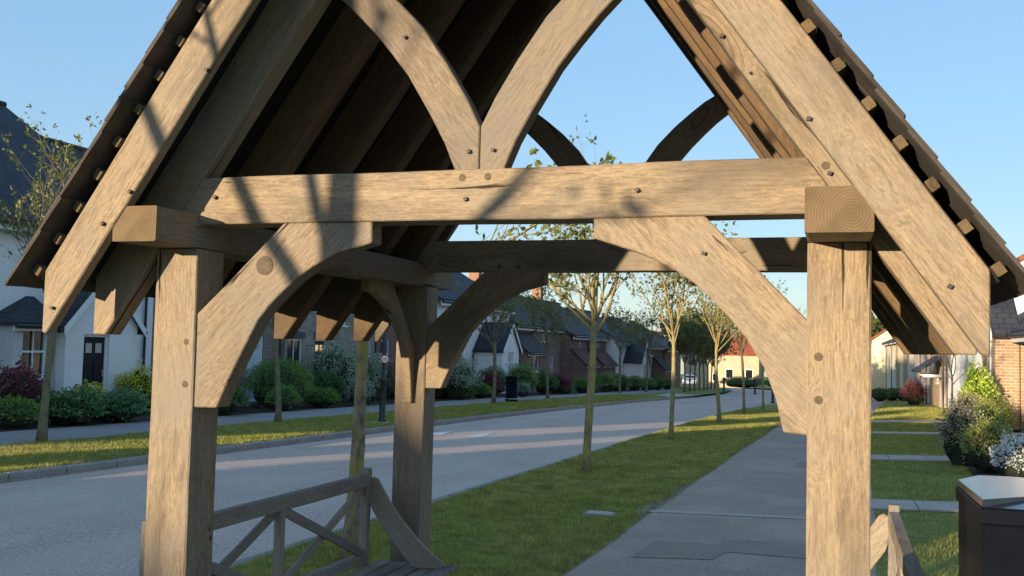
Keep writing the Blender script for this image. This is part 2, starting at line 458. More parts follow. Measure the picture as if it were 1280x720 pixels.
def oriented(name, verts, faces, mat, parent, axis, bev=0.0, hint=Vector((0, 0, 1)), origin=None):
    """a mesh whose local X runs along its grain; verts are in the parent's frame"""
    F3 = frame(axis, hint)
    c = Vector(origin) if origin else sum((Vector(v) for v in verts), Vector())/len(verts)
    inv = F3.transposed()
    lv = [inv @ (Vector(v)-c) for v in verts]
    me = newmesh(name, lv, faces, mat)
    if bev: chamfer(me, bev)
    else:
        bm = bmesh.new(); bm.from_mesh(me); bmesh.ops.recalc_face_normals(bm, faces=bm.faces); bm.to_mesh(me); bm.free()
    B = F3.to_4x4(); B.translation = c
    return link(name, me, parent, B)

def prism(name, poly, axis_i, a, b, mat, parent, grain, bev=0.004, jit=0.0):
    """extrude a polygon given in the plane normal to axis axis_i from a to b"""
    def mk(p, t):
        if axis_i == 1: return (p[0], t, p[1])
        if axis_i == 0: return (t, p[0], p[1])
        return (p[0], p[1], t)
    n = len(poly)
    vs = [mk(p, a) for p in poly] + [mk(p, b) for p in poly]
    fs = [list(range(n))[::-1], list(range(n, 2*n))] + [[i, (i+1) % n, n+(i+1) % n, n+i] for i in range(n)]
    return oriented(name, vs, fs, mat, parent, grain, bev)

def wavy(poly_a, poly_b, n, amp, rng):
    """points between two ends of a long edge with a slight sawn waviness"""
    a, b = Vector(poly_a), Vector(poly_b)
    d = (b-a); nrm = Vector((-d.y, d.x)).normalized()
    ph = rng.uniform(0, 6.28); out = []
    for i in range(1, n):
        t = i/n
        w = amp*(math.sin(t*7+ph)+0.6*math.sin(t*17+2*ph))*math.sin(math.pi*t)
        out.append(tuple(a+d*t+nrm*w))
    return out

def boxv(x0, x1, y0, y1, z0, z1):
    v = [(x0, y0, z0), (x1, y0, z0), (x1, y1, z0), (x0, y1, z0), (x0, y0, z1), (x1, y0, z1), (x1, y1, z1), (x0, y1, z1)]
    f = [(0, 3, 2, 1), (4, 5, 6, 7), (0, 1, 5, 4), (1, 2, 6, 5), (2, 3, 7, 6), (3, 0, 4, 7)]
    return v, f

def box(name, x0, x1, y0, y1, z0, z1, mat, parent=None, bev=0.0):
    x0, x1 = sorted((x0, x1)); y0, y1 = sorted((y0, y1)); z0, z1 = sorted((z0, z1))
    c = Vector(((x0+x1)/2, (y0+y1)/2, (z0+z1)/2))
    v, f = boxv(x0-c.x, x1-c.x, y0-c.y, y1-c.y, z0-c.z, z1-c.z)
    me = newmesh(name, v, f, mat)
    if bev: chamfer(me, bev)
    return link(name, me, parent, Matrix.Translation(c))

class MB:
    def __init__(s): s.v = []; s.f = []; s.mi = []
    def add(s, v, f, mi=0):
        o = len(s.v); s.v += [tuple(p) for p in v]
        for q in f: s.f.append([o+i for i in q]); s.mi.append(mi)
    def box(s, *a, mi=0):
        v, f = boxv(*a); s.add(v, f, mi)
    def tube(s, pts, rads, n=6, mi=0, cap=True):
        pts = [Vector(p) for p in pts]; o = len(s.v); m = len(pts)
        ref = Vector((1, 0.13, 0.07))
        for i, p in enumerate(pts):
            d = (pts[min(i+1, m-1)]-pts[max(i-1, 0)]).normalized()
            u = d.cross(ref)
            if u.length < 0.2: u = d.cross(Vector((0, 1, 0)))
            u.normalize(); w = d.cross(u)
            for k in range(n):
                a = 6.28318*k/n
                s.v.append(tuple(p+(u*math.cos(a)+w*math.sin(a))*rads[i]))
        for i in range(m-1):
            for k in range(n):
                k2 = (k+1) % n
                s.f.append([o+i*n+k, o+i*n+k2, o+(i+1)*n+k2, o+(i+1)*n+k]); s.mi.append(mi)
        if cap:
            s.f.append([o+k for k in range(n)][::-1]); s.mi.append(mi)
            s.f.append([o+(m-1)*n+k for k in range(n)]); s.mi.append(mi)
    def lathe(s, prof, c=(0, 0, 0), n=16, mi=0):
        o = len(s.v)
        for r, z in prof:
            for k in range(n):
                a = 6.28318*k/n
                s.v.append((c[0]+r*math.cos(a), c[1]+r*math.sin(a), c[2]+z))
        for i in range(len(prof)-1):
            for k in range(n):
                k2 = (k+1) % n
                s.f.append([o+i*n+k, o+i*n+k2, o+(i+1)*n+k2, o+(i+1)*n+k]); s.mi.append(mi)
        s.f.append([o+k for k in range(n)][::-1]); s.mi.append(mi)
        s.f.append([o+(len(prof)-1)*n+k for k in range(n)]); s.mi.append(mi)
    def build(s, name, mats, parent=None, smooth=False, basis=None):
        me = newmesh(name, s.v, s.f, mats)
        if any(s.mi): me.polygons.foreach_set('material_index', s.mi)
        if smooth: me.polygons.foreach_set('use_smooth', [True]*len(s.f))
        return link(name, me, parent, basis)

def np_mesh(name, verts, nper, mat, smooth=False):
    """verts: (N, nper, 3) array of separate polygons"""
    N = verts.shape[0]
    me = bpy.data.meshes.new(name)
    me.vertices.add(N*nper); me.vertices.foreach_set('co', verts.reshape(-1).astype(np.float32))
    me.loops.add(N*nper); me.loops.foreach_set('vertex_index', np.arange(N*nper, dtype=np.int32))
    me.polygons.add(N)
    me.polygons.foreach_set('loop_start', np.arange(0, N*nper, nper, dtype=np.int32))
    me.polygons.foreach_set('loop_total', np.full(N, nper, dtype=np.int32))
    for m in (mat if isinstance(mat, (list, tuple)) else [mat]): me.materials.append(m)
    me.update(calc_edges=True)
    return me

# ------------------------------------------------------------------ terrain
def g(X, Y):
    Y0 = np.maximum(Y, 0)
    return -.0125*Y0 - 8.5e-5*np.minimum(Y0, 200)**2 + .04*np.clip(X-.3, 0, 6.0)
def gz(X, Y): return float(g(np.float64(X), np.float64(Y)))
_cy = [-80, 0, 12, 25, 37, 48, 58, 68, 80, 92, 110, 140, 200, 420]
_cx = [-7.2, -6.90, -6.68, -6.38, -5.75, -4.9, -4.4, -4.6, -5.6, -8.0, -13.5, -19.5, -32, -80]
def cx(Y): 
    # smooth interpolation of the road's centre line
    Y = np.asarray(Y, float)
    a = np.interp(Y-3, _cy, _cx); b = np.interp(Y, _cy, _cx); c = np.interp(Y+3, _cy, _cx)
    return (a+b+c)/3
def halfw(Y):
    d = (cx(np.asarray(Y)+.5)-cx(np.asarray(Y)-.5))
    return 2.62*np.sqrt(1+d*d)
KL = lambda Y: cx(Y)-halfw(Y)       # left kerb face
KR = lambda Y: cx(Y)+halfw(Y)       # right kerb face
ROADZ = -0.10

def ygrid(y0, y1):
    ys = []; y = y0
    while y < y1:
        ys.append(y); y += 1.0 if y < 40 else (2.0 if y < 120 else 10.0)
    return np.array(ys+[y1])

def sheet(name, ys, fx0, fx1, nx, dz, mat, kind='structure', parent=None, skirt=None, power=1.0):
    nx += 1
    t = np.linspace(0, 1, nx)**power
    X0 = fx0(ys); X1 = fx1(ys)
    X = X0[:, None]+(X1-X0)[:, None]*t[None, :]
    Y = np.repeat(ys[:, None], nx, 1)
    Z = g(X, Y)+dz
    v = np.stack([X, Y, Z], -1).reshape(-1, 3)
    f = []
    for i in range(len(ys)-1):
        for j in range(nx-1):
            a = i*nx+j; f.append((a, a+1, a+nx+1, a+nx))
    me = newmesh(name, v, f, mat)
    o = link(name, me, parent)
    if kind: o['kind'] = kind
    return o
const = lambda c: (lambda ys: np.full(len(ys), float(c)))

YS = ygrid(-80, 420)
sheet('ground', YS, const(-320), const(320), 40, -0.16, MT['soil'])
sheet('road', YS, lambda y: KL(y)-.05, lambda y: KR(y)+.05, 8, ROADZ, MT['asphalt'])
sheet('verge', YS, lambda y: KL(y)-.12, const(-320), 60, 0.0, MT['turf'], power=3.0)
sheet('lawn', YS, lambda y: KR(y)+.12, const(320), 60, 0.0, MT['turf'], power=3.0)

# kerbs: single stones, laid end to end
kerbL = sheet('kerb', ygrid(-20, 5), lambda y: KL(y)-.118, lambda y: KL(y)-.004, 1, 0.002, MT['kerb'])
kerbR = sheet('kerb', ygrid(-20, 5), lambda y: KR(y)+.004, lambda y: KR(y)+.118, 1, 0.002, MT['kerb'])
rk = random.Random(3)
def kerb_stones(parent, K, s, y0, y1, L=0.915):
    v, f = boxv(-.06, .06, -L/2+.005, L/2-.005, -.14, .0)
    me = newmesh('kerb_stone', v, f, MT['kerb']); chamfer(me, .018)
    y = y0; i = 0
    while y < y1:
        yc = y+L/2
        x = float(K(np.array([yc]))[0])+s*.06
        dx = float(K(np.array([yc+.5]))[0]-K(np.array([yc-.5]))[0])
        o = link('kerb_stone', me, parent)
        o.location = (x, yc, gz(x, yc)+.012+rk.uniform(-.004, .004))
        o.rotation_euler = (math.atan((gz(x, yc+.5)-gz(x, yc-.5))), rk.uniform(-.006, .006), -math.atan(dx)+rk.uniform(-.004, .004))
        y += L
kerb_stones(kerbL, KL, -1, 5.1, 50)
kerb_stones(kerbR, KR, 1, 5.1, 40)
for K, s in ((KL, -1), (KR, 1)):
    ys = ygrid(41 if s > 0 else 51, 180)
    o = sheet('kerb_run', ys, (lambda y: KL(y)-.12) if s < 0 else (lambda y: KR(y)), (lambda y: KL(y)) if s < 0 else (lambda y: KR(y)+.12), 1, 0.012, MT['kerb'], None, kerbL if s < 0 else kerbR)

# far pavement, garden bed, near path
sheet('pavement', ygrid(-40, 66), lambda y: KL(y)-4.62, lambda y: KL(y)-2.72, 3, 0.008, MT['pave'])
sheet('flower_bed', ygrid(-40, 64), lambda y: KL(y)-8.0, lambda y: KL(y)-4.70, 3, 0.006, MT['soil'])
rpath = random.Random(11)
def path_left(y): return KR(y)+2.36+.010*np.sin(y*1.7)+.008*np.sin(y*4.1)
def path_right(y): return np.maximum(KR(y)+4.52, 0.28)
sheet('path', ygrid(-30, 75), path_left, path_right, 4, 0.006, MT['path'])
sheet('worn_path_edge', ygrid(1, 30), lambda y: path_left(y)-.05-.16*np.clip(np.sin(y*.83+1.2)+.35*np.sin(y*2.9), 0, 1), lambda y: path_left(y)+.01, 2, 0.004, MT['worn'])
# repair patches and a pale cross band in the path surface
def flat_poly(name, pts, dz, mat, kind='structure', parent=None):
    v = [(x, y, gz(x, y)+dz) for x, y in pts]
    o = link(name, newmesh(name, v, [list(range(len(v)))], mat), parent)
    if kind: o['kind'] = kind
    return o
flat_poly('asphalt_patch', [(-1.55, 4.42), (-1.50, 5.26), (-.96, 5.30), (-.95, 5.62), (.1, 5.70), (.1, 5.02), (-.86, 5.0), (-.93, 4.62)], .0105, MT['patch'])
flat_poly('concrete_band', [(-1.86, 6.84), (-1.86, 7.0), (.2, 7.42), (.2, 7.26)], .0105, MT['pathpale'])
flat_poly('asphalt_patch', [(-.62, 12.6), (-.58, 13.5), (.05, 13.55), (.05, 12.7)], .0105, MT['patch'])
# cross paths of single slabs over the right-hand lawn
def cross_path(y0, y1, skew, n=10):
    p = flat_poly('cross_path', [(.24, y0-.02), (.24, y1+.02), (6.2, y1+skew*6+.02), (6.2, y0+skew*6-.02)], .004, MT['soil'])
    r = random.Random(int(y0*10))
    for i in range(n):
        x0 = .26+i*.595; x1 = x0+.585
        ym = skew*(x0-.26)
        pts = [(x0, y0+ym), (x1, y0+ym), (x1, y1+ym), (x0, y1+ym)]
        vs = [(x, y, gz(x, y)+.028+r.uniform(-.003, .003)) for x, y in pts]
        vs += [(x, y, z-.05) for x, y, z in vs]
        me = newmesh('slab', vs, [(0, 1, 2, 3), (4, 7, 6, 5), (0, 4, 5, 1), (1, 5, 6, 2), (2, 6, 7, 3), (3, 7, 4, 0)], MT['concrete'])
        chamfer(me, .006)
        link('slab', me, p)
cross_path(8.25, 9.0, 0.0); cross_path(14.45, 15.35, 0.0); cross_path(21.7, 22.4, 0.0); cross_path(27.3, 28.4, 0.0)
# give-way triangles on the road ramp, driveway apron
def road_poly(name, pts, mat, dz=.006):
    v = [(x, y, gz(x, y)+ROADZ+dz) for x, y in pts]
    o = link(name, newmesh(name, v, [list(range(len(v)))], mat)); o['kind'] = 'structure'; return o
road_poly('road_marking', [(-7.50, 16.0), (-7.02, 16.0), (-7.26, 17.5)], MT['marking'])
road_poly('road_marking', [(-8.42, 16.0), (-7.94, 16.0), (-8.18, 17.5)], MT['marking'])
flat_poly('drive_apron', [(-8.6, 43.5), (-7.9, 43.2), (-7.1, 52.0), (-9.3, 54)], .014, MT['concrete'])
# utility cover in the verge
o = tag(thing('utility_cover', (-2.27, 6.43, gz(-2.27, 6.43)), 'small square concrete cover set in the grass verge beside the path', 'utility cover'), )
box('cover_frame', -.16, .16, -.12, .12, -.03, .020, MT['kerb'], o, .004)
box('cover_lid', -.13, .13, -.09, .09, .021, .030, MT['concrete'], o, .003)

# ------------------------------------------------------------------ oak shelter over the path
K = 0.875
SX, SY = -0.0010, -0.4227
def sz(z): return 0.2+K*z
def S(x, y, z): return (K*x, K*y, sz(z))
W, L, WD, HP, OV, ZP = 2.5827, 2.358, 0.187, 0.1412, 0.2678, 1.9656
TZ0, TZ1, YB, SL, BL, BU, TAIL, TL, RO = 2.0633, 2.2544, -0.2762, 1.4262, 4.0049, 4.2802, 0.4115, 3.9451, 0.4349
XC = -W/2
shelter = thing('oak_shelter', (SX, SY, 0), 'pegged oak timber frame shelter with steep tiled roof straddling the path', 'shelter')
rng = random.Random(5)
OAK, OEND = MT['oak'], MT['oak_end']

def timber(name, p0, p1, w, h, hint, parent=shelter, mat=None, n=10, amp=0.0016, ch=0.005, ends=None, taper=1.0):
    """squared timber as a loft of chamfered sections, very slightly uneven like sawn oak"""
    p0, p1 = Vector(p0), Vector(p1)
    F3 = frame(p1-p0, hint); Lh = (p1-p0).length
    ph = [rng.uniform(0, 6.28) for _ in range(8)]
    vs = []
    for i in range(n+1):
        t = i/n; x = (t-.5)*Lh
        sc = 1+(taper-1)*t
        hw, hh = w/2*sc, h/2*sc
        sec = [(-hw+ch, -hh), (hw-ch, -hh), (hw, -hh+ch), (hw, hh-ch), (hw-ch, hh), (-hw+ch, hh), (-hw, hh-ch), (-hw, -hh+ch)]
        for k, (a, b) in enumerate(sec):
            q = k//2
            vs.append((x, a+amp*math.sin(5*t+ph[q])+amp*.5*math.sin(19*t+ph[q+2]), b+amp*math.sin(6*t+ph[q+4])+amp*.5*math.sin(23*t+ph[q+1])))
    fs = []
    for i in range(n):
        for k in range(8):
            k2 = (k+1) % 8
            fs.append((i*8+k, i*8+k2, (i+1)*8+k2, (i+1)*8+k))
    fs.append(tuple(range(8))[::-1]); fs.append(tuple(n*8+k for k in range(8)))
    me = newmesh(name, vs, fs, [mat or OAK] + ([ends] if ends else []))
    if ends:
        me.polygons[len(fs)-1].material_index = 1; me.polygons[len(fs)-2].material_index = 1
    B = F3.to_4x4(); B.translation = (p0+p1)/2
    return link(name, me, parent, B)

PW = K*0.2
for x in (-W, 0):
    for y in (0, L):
        timber('post', (K*x, K*(y+WD/2), -.05), (K*x, K*(y+WD/2), sz(ZP)-.001), PW, K*WD, Vector((0, 1, 0)), n=14)
for x in (-W, 0):
    timber('wall_plate', S(x, -OV, ZP+HP/2), S(x, L+RO, ZP+HP/2), PW, K*HP, Vector((0, 0, 1)), n=16, ends=OEND)

def sprism(name, poly, y0, y1, grain, parent=shelter, mat=OAK, bev=.004):
    return prism(name, [(K*x, sz(z)) for x, z in poly], 1, K*y0, K*y1, mat, parent, grain, bev)
for y in (0, L):
    d0, d1 = (TL-TZ0)/SL, (TL-TZ1)/SL
    a, b, c, d = (XC-d0, TZ0), (XC+d0, TZ0), (XC+d1, TZ1), (XC-d1, TZ1)
    poly = [a]+wavy(a, b, 14, .002, rng)+[b, c]+wavy(c, d, 14, .003, rng)+[d]
    sprism('tie_beam', poly, y, y+.15, Vector((1, 0, 0)))

def rafter(y, th, lo, hi, name, mat=OAK):
    for s in (-1, 1):
        dT = W/2+TAIL
        zb = 1.607
        pts = [(.0 if s > 0 else -.004, lo)]
        dlo = (lo-zb)/SL
        A = (0.004, lo); Bp = (dlo, zb); Cc = (dT, zb); D = (dT, hi-SL*dT); E_ = (0.004, hi)
        poly = [A]+wavy(A, Bp, 16, .0025, rng)+[Bp, Cc, D]+wavy(D, E_, 16, .0025, rng)+[E_]
        poly = [(XC+s*px, pz) for px, pz in poly]
        if s < 0: poly = poly[::-1]
        sprism(name, poly, y, y+th, Vector((s, 0, -SL)), mat=mat)
rafter(YB, .05, BL, BU, 'barge_rafter')
rafter(L+.27+.05, .05, BL, BU, 'barge_rafter')
RY = [0.006, .475, .94, 1.41, 1.88, L+.006]
for y in RY: rafter(y, .10, TL, BU-.004, 'rafter', OAK if y < .1 else MT['oak_inner_shaded'])

def mirror(poly): return [(2*XC-x, z) for x, z in poly][::-1]
LB = [(-2.50, 1.685), (-2.461, 1.72), (-2.352, 1.818), (-2.09, 2.07), (-1.708, 2.07), (-1.706, 1.983), (-1.852, 1.944), (-1.955, 1.894), (-2.03, 1.845), (-2.093, 1.79), (-2.15, 1.735), (-2.197, 1.678), (-2.265, 1.549), (-2.316, 1.452), (-2.359, 1.355), (-2.373, 1.323), (-2.50, 1.320)]
RB = [(-.447, 2.07), (-.09, 1.70), (-.07, 1.329), (-.174, 1.336), (-.198, 1.443), (-.237, 1.547), (-.303, 1.653), (-.355, 1.715), (-.411, 1.773), (-.475, 1.832), (-.549, 1.882), (-.62, 1.918), (-.69, 1.945), (-.832, 1.991), (-.833, 2.07)]
def brace_pair(y):
    sprism('brace', LB[::-1], y+.012, y+.102, Vector((1, 0, 1)))
    sprism('brace', RB[::-1], y+.012, y+.102, Vector((1, 0, -1)))
brace_pair(0); brace_pair(L)
XM = -1.277
co = [(-1.376, 2.24), (-1.378, 2.262), (-1.419, 2.358), (-1.484, 2.475), (-1.577, 2.626), (-1.650, 2.718), (-1.727, 2.808), (-1.80, 2.882), (-1.868, 2.945), (-1.96, 3.015)]
ci = [(-1.90, 3.12), (-1.80, 3.062), (-1.72, 3.000), (-1.629, 2.923), (-1.526, 2.817), (-1.418, 2.663), (-1.333, 2.524), (-1.279, 2.417), (-1.279, 2.24)]
crown = co+ci
def crown_pair(y):
    sprism('crown_brace', crown, y+.02, y+.095, Vector((-.6, 0, .8)))
    sprism('crown_brace', [(2*XM-x, z) for x, z in crown][::-1], y+.02, y+.095, Vector((.6, 0, .8)))
crown_pair(0); crown_pair(L)
# braces from the rear posts up to the plates
pb = [(1.70, 1.99), (1.70, 1.903), (1.78, 1.892), (1.851, 1.87), (1.927, 1.844), (1.996, 1.81), (2.065, 1.77), (2.127, 1.717), (2.187, 1.66), (2.236, 1.595), (2.275, 1.51), (2.30, 1.419), (2.318, 1.32), (2.325, 1.225), (2.372, 1.225), (2.372, 1.55), (2.19, 1.765), (1.99, 1.99)]
for x in (-W, 0):
    prism('plate_brace', [(K*y, sz(z)) for y, z in pb], 0, K*(x-.03), K*(x+.03), OAK, shelter, Vector((0, -.7, .7)), .004)
# battens, one object each
OFFB = 0.0
nb_ = 20
cosp = 1/math.sqrt(1+SL*SL); sinp = SL*cosp
slope_len = (W/2+TAIL+.058)/cosp          # survey units, ridge to eave
GA = slope_len/nb_
bm_v, bm_f = boxv(-.5, .5, -.5, .5, -.5, .5)
for s in (-1, 1):
    for i in range(nb_):
        dd = (slope_len-.09-GA*i)*cosp
        if dd < .03: continue
        x = XC+s*dd; z = BU-SL*dd
        nrm = Vector((s*sinp, 0, cosp))
        p = Vector((x, 0, z))+nrm*.019
        y0 = -.284+rng.uniform(-.008, .004); y1 = L+.38
        timber('batten', S(p.x, y0, p.z), S(p.x, y1, p.z), K*.038, K*.029, nrm, n=4, amp=.0008, ch=.002, mat=MT['batten'])
# black roofing felt between rafters and battens
for s_ in (-1, 1):
    nrm = Vector((s_*sinp, 0, cosp)); q0 = .01; q1 = slope_len-.06
    vs = []
    for th in (.0012, .0035):
        for d_, y_ in ((q0, -.262), (q1, -.262), (q1, L+.33), (q0, L+.33)):
            vs.append(S(XC+s_*d_*cosp+nrm.x*th, y_, BU-SL*d_*cosp+nrm.z*th))
    oriented('roofing_felt', vs, [(0, 1, 2, 3), (4, 7, 6, 5), (0, 4, 5, 1), (1, 5, 6, 2), (2, 6, 7, 3), (3, 7, 4, 0)], MT['felt'], shelter, Vector((0, 1, 0)), 0, nrm)
# tiles: the nearest courses as single tiles, the rest in one piece
ntile = 17
Y0T, Y1T = -.362, L+.42
TWD = (Y1T-Y0T)/ntile
tv = []
# a slightly cambered tile: local x across, y down the slope, z up
nx_ = 2
tw, tl_, tt = K*(TWD-.006), K*GA*1.75, K*.011
for ix in range(3):
    xx = (ix/2-.5)*tw; cam_ = .004*(1-(ix-1)**2)
    for (yy, zz) in ((0, 0), (tl_, 0), (tl_, tt), (0, tt)):
        tv.append((xx, yy, zz+cam_))
tf = []
for ix in range(2):
    for k in range(4):
        k2 = (k+1) % 4
        tf.append((ix*4+k, ix*4+k2, ix*4+4+k2, ix*4+4+k))
tf += [(3, 2, 1, 0), (8, 9, 10, 11)]
tile_me = newmesh('tile', tv, tf, MT['tile'])
bm = bmesh.new(); bm.from_mesh(tile_me); bmesh.ops.recalc_face_normals(bm, faces=bm.faces); bm.to_mesh(tile_me); bm.free()
rest = MB()
tr_ = random.Random(21)
for s in (-1, 1):
    for i in range(nb_):
        for j in range(ntile):
            jj = j+(.5 if i % 2 else 0)
            if j == ntile-1 and i % 2: continue
            yc = Y0T+TWD*(jj+.5)
            d_low = slope_len-GA*i+.015          # lower edge of this course
            nrm = Vector((s*sinp, 0, cosp)); dn = Vector((s*cosp, 0, -sinp)); ac = dn.cross(nrm)
            tilt = .040+tr_.uniform(-.008, .010)
            d2 = (dn*math.cos(tilt)+nrm*math.sin(tilt)).normalized(); n2 = ac.cross(d2)
            if n2.dot(nrm) < 0: n2 = -n2
            topd = d_low-GA*1.75
            base = Vector((XC+s*topd*cosp, yc, BU-SL*topd*cosp))+nrm*(.040+.004*tr_.random())
            A3 = Matrix((d2.cross(n2), d2, n2)).transposed()
            if j == 0 and i % 2:   # tile-and-a-half at the verge
                stretch = 1.5; base.y -= TWD*.25
            else: stretch = 1.0
            B = A3.to_4x4(); B.translation = Vector(S(*base))
            B = B @ Matrix.Diagonal((stretch, 1, 1, 1)) @ Matrix.Rotation(tr_.uniform(-.012, .012), 4, 'Z')
            if j < 7 and i < nb_:
                link('tile', tile_me, shelter, B)
            else:
                rest.add([B @ Vector(q) for q in tv], tf)
o = rest.build('tile_courses', MT['tile'], shelter); o['kind'] = 'stuff'
# ridge
for j in range(9):
    y0 = Y0T+(Y1T-Y0T)*j/9
    m_ = MB()
    pr_ = []
    for k in range(7):
        a = math.pi*(k/6)
        pr_.append((K*XC+.10*math.cos(a), sz(BU)+.02+.085*math.sin(a)))
    prism('ridge_tile', pr_, 1, K*y0+.003, K*(y0+(Y1T-Y0T)/9)-.003, MT['tile'], shelter, Vector((0, 1, 0)), .003)

# pegs
pv = MB(); pv.box(-.0055, .0055, -.012, .012, -.0055, .0055); 
peg_me = newmesh('peg', pv.v, pv.f, MT['peg']); 
rd = MB(); rd.lathe([(.0125, -.01), (.0125, .001), (.0115, .002)], n=12)
dow_me = newmesh('dowel', rd.v, rd.f, MT['dowel'])
def pegs(lst, y, me, name):
    for x, z in lst:
        o = link(name, me, shelter)
        o.location = S(x, y, z)
        if name == 'dowel': o.rotation_euler = (R(90), 0, 0)
        else: o.rotation_euler = (0, rng.uniform(0, 1.5), 0)
pegs([(-2.407, 2.173), (-1.317, 2.14), (-.674, 2.156)], -.001, peg_me, 'peg')
pegs([(-2.596, 2.157), (-2.717, 2.035), (-2.94, 1.705), (-2.271, 2.613), (-.092, 2.317), (.304, 1.804)], YB-.001, peg_me, 'peg')
pegs([(-1.594, 2.779), (-1.317, 2.322), (-1.221, 2.324)], .019, peg_me, 'peg')
pegs([(-.388, 2.685), (-.032, 2.196)], .005, peg_me, 'peg')
pegs([(-.442, 1.933)], .011, peg_me, 'peg')
pegs([(-1.335, 2.222), (-1.234, 2.222), (-.064, 1.589), (-.063, 1.448), (-2.519, 1.585), (-2.518, 1.413)], .001, dow_me, 'dowel')
pegs([(-.045, 2.223)], .007, dow_me, 'dowel')
pegs([(-1.999, 2.089), (-1.874, 2.088)], L+.001, dow_me, 'dowel')
# the big sawn-off knot on the left brace
kn = MB(); kn.lathe([(.034, -.01), (.034, .0015), (.030, .003), (.012, .0035)], n=18)
o = link('knot', newmesh('knot', kn.v, kn.f, MT['dowel']), shelter); o.location = S(-2.174, .012, 1.896); o.rotation_euler = (R(90), 0, 0)

# ------------------------------------------------------------------ benches inside the shelter
GO = MT['oak_grey']
def make_bench(label, mirror_):
    b = thing('bench', (SX, SY, 0), label, 'bench', 'benches along the two sides of the shelter')
    fx = (lambda x: x) if not mirror_ else (lambda x: 2*XC-x+.10)
    T = lambda name, a, c, w, h, hint=Vector((0, 0, 1)), **kw: timber(name, S(fx(a[0]), a[1], a[2]), S(fx(c[0]), c[1], c[2]), K*w, K*h, hint, parent=b, mat=GO, n=6, ch=.004, **kw)
    XB = -2.76
    ya, ye, ym = .14, 2.15, 1.165
    T('top_rail', (XB, ya+.0, .752), (XB, ye-.03, .752), .055, .075)
    T('bottom_rail', (XB, ya, .285), (XB, ye, .285), .05, .06)
    for y in (ya, ye): T('end_stile', (XB-.002, y, -.27), (XB-.002, y, .825), .055, .055, Vector((0, 1, 0)))
    T('mid_stile', (XB, ym, .25), (XB, ym, .715), .045, .045, Vector((0, 1, 0)))
    for y0, y1 in ((ya+.02, ym-.02), (ym+.02, ye-.02)):
        T('diagonal', (XB-.012, y0, .30), (XB-.012, y1, .71), .022, .052)
        T('diagonal', (XB+.012, y0, .71), (XB+.012, y1, .30), .022, .052)
    for k in range(5):
        x = -2.66+k*.108
        T('slat', (x, ya-.02, .237+(.012 if k == 4 else 0)), (x, ye+.10, .237+(.012 if k == 4 else 0)), .085, .032)
    for y in (ya+.03, (ya+ye)/2, ye-.02):
        T('bearer', (XB+.02, y, .185), (-2.24, y, .185), .05, .07)
        T('leg', (-2.26, y, -.27), (-2.26, y, .15), .055, .055, Vector((0, 1, 0)))
    side = [(-2.745, .755), (-2.715, .772), (-2.69, .760), (-2.648, .695), (-2.601, .625), (-2.55, .560), (-2.501, .505), (-2.404, .409), (-2.31, .335), (-2.225, .276), (-2.25, .255), (-2.439, .245), (-2.50, .31), (-2.556, .375), (-2.61, .432), (-2.656, .485), (-2.72, .577), (-2.745, .65)]
    for y in (ye+.008, ya-.028):
        poly = [(K*fx(x), sz(z)) for x, z in side]
        if mirror_: poly = poly[::-1]
        prism('side_panel', poly, 1, K*y, K*(y+.03), GO, b, Vector((1 if not mirror_ else -1, 0, -1)), .003)
    return b
make_bench('grey oak bench with crossed back rails at the road side of the shelter', False)
make_bench('oak bench mostly hidden behind the right-hand shelter post near the black bin', True)

# ------------------------------------------------------------------ near litter bin
nbz = gz(.7, .3)
lb = thing('litter_bin', (.70, .26, nbz), 'black metal litter bin with sloping hood at the lower right edge', 'bin')
def octo(hx, hy, c): return [(-hx+c, -hy), (hx-c*.4, -hy), (hx, -hy+c*.4), (hx, hy-c), (hx-c, hy), (-hx+c, hy), (-hx, hy-c), (-hx, -hy+c*.35), (-hx+c*.12, -hy)][:]
def ring_prism(name, polys, mat, parent, bev=.004):
    n = len(polys[0][0]); vs = []; fs = []
    for poly, zf in polys:
        for x, y in poly: vs.append((x, y, zf(x, y) if callable(zf) else zf))
    for i in range(len(polys)-1):
        for k in range(n):
            k2 = (k+1) % n
            fs.append((i*n+k, i*n+k2, (i+1)*n+k2, (i+1)*n+k))
    fs.append(tuple(range(n))[::-1]); fs.append(tuple((len(polys)-1)*n+k for k in range(n)))
    me = newmesh(name, vs, fs, mat); chamfer(me, bev)
    return link(name, me, parent)
def binpoly(i): 
    a = [(-.285, -.285), (.285, -.285), (.285, .15), (.10, .40), (-.10, .44), (-.21, .42), (-.30, .24)]
    return [(x*i, y*i) for x, y in a]
MT['binblack'] = mat_plain('bin_black_paint', (0.006, 0.008, 0.013), 0.4, 0.25, 3, 0.0, 0.03)
ring_prism('plinth', [(binpoly(.93), -.02), (binpoly(.93), .06)], MT['binblack'], lb)
ring_prism('body', [(binpoly(.97), .061), (binpoly(.97), 1.075)], MT['binblack'], lb)
ring_prism('hood_band', [(binpoly(1.0), 1.077), (binpoly(1.0), 1.125)], MT['binblack'], lb)
tp = binpoly(.985); ti = [(-.275, -.27), (.02, .02), (.275, .14), (.10, .39), (-.10, .43), (-.205, .41), (-.292, .235)]
MT['hood'] = mat_plain('bin_hood_gloss', (0.02, 0.022, 0.026), 0.16, 0.2, 3, 0.0, 0.45)
ring_prism('hood', [(tp, 1.127), (ti, 1.150)], MT['hood'], lb, .002)
box('aperture', -.02, .25, -.288, -.279, .80, 1.0, MT['peg'], lb)
for x, z in ((.06, .78), (.085, .765), (.05, 1.02), (.20, .97), (.075, .66), (-.20, .70)):
    m_ = MB(); m_.lathe([(.006, 0), (.006, .004), (.003, .006)], n=8)
    o = link('bolt', newmesh('bolt', m_.v, m_.f, MT['white']), lb); o.location = (x, -.2775, z); o.rotation_euler = (R(90), 0, 0)

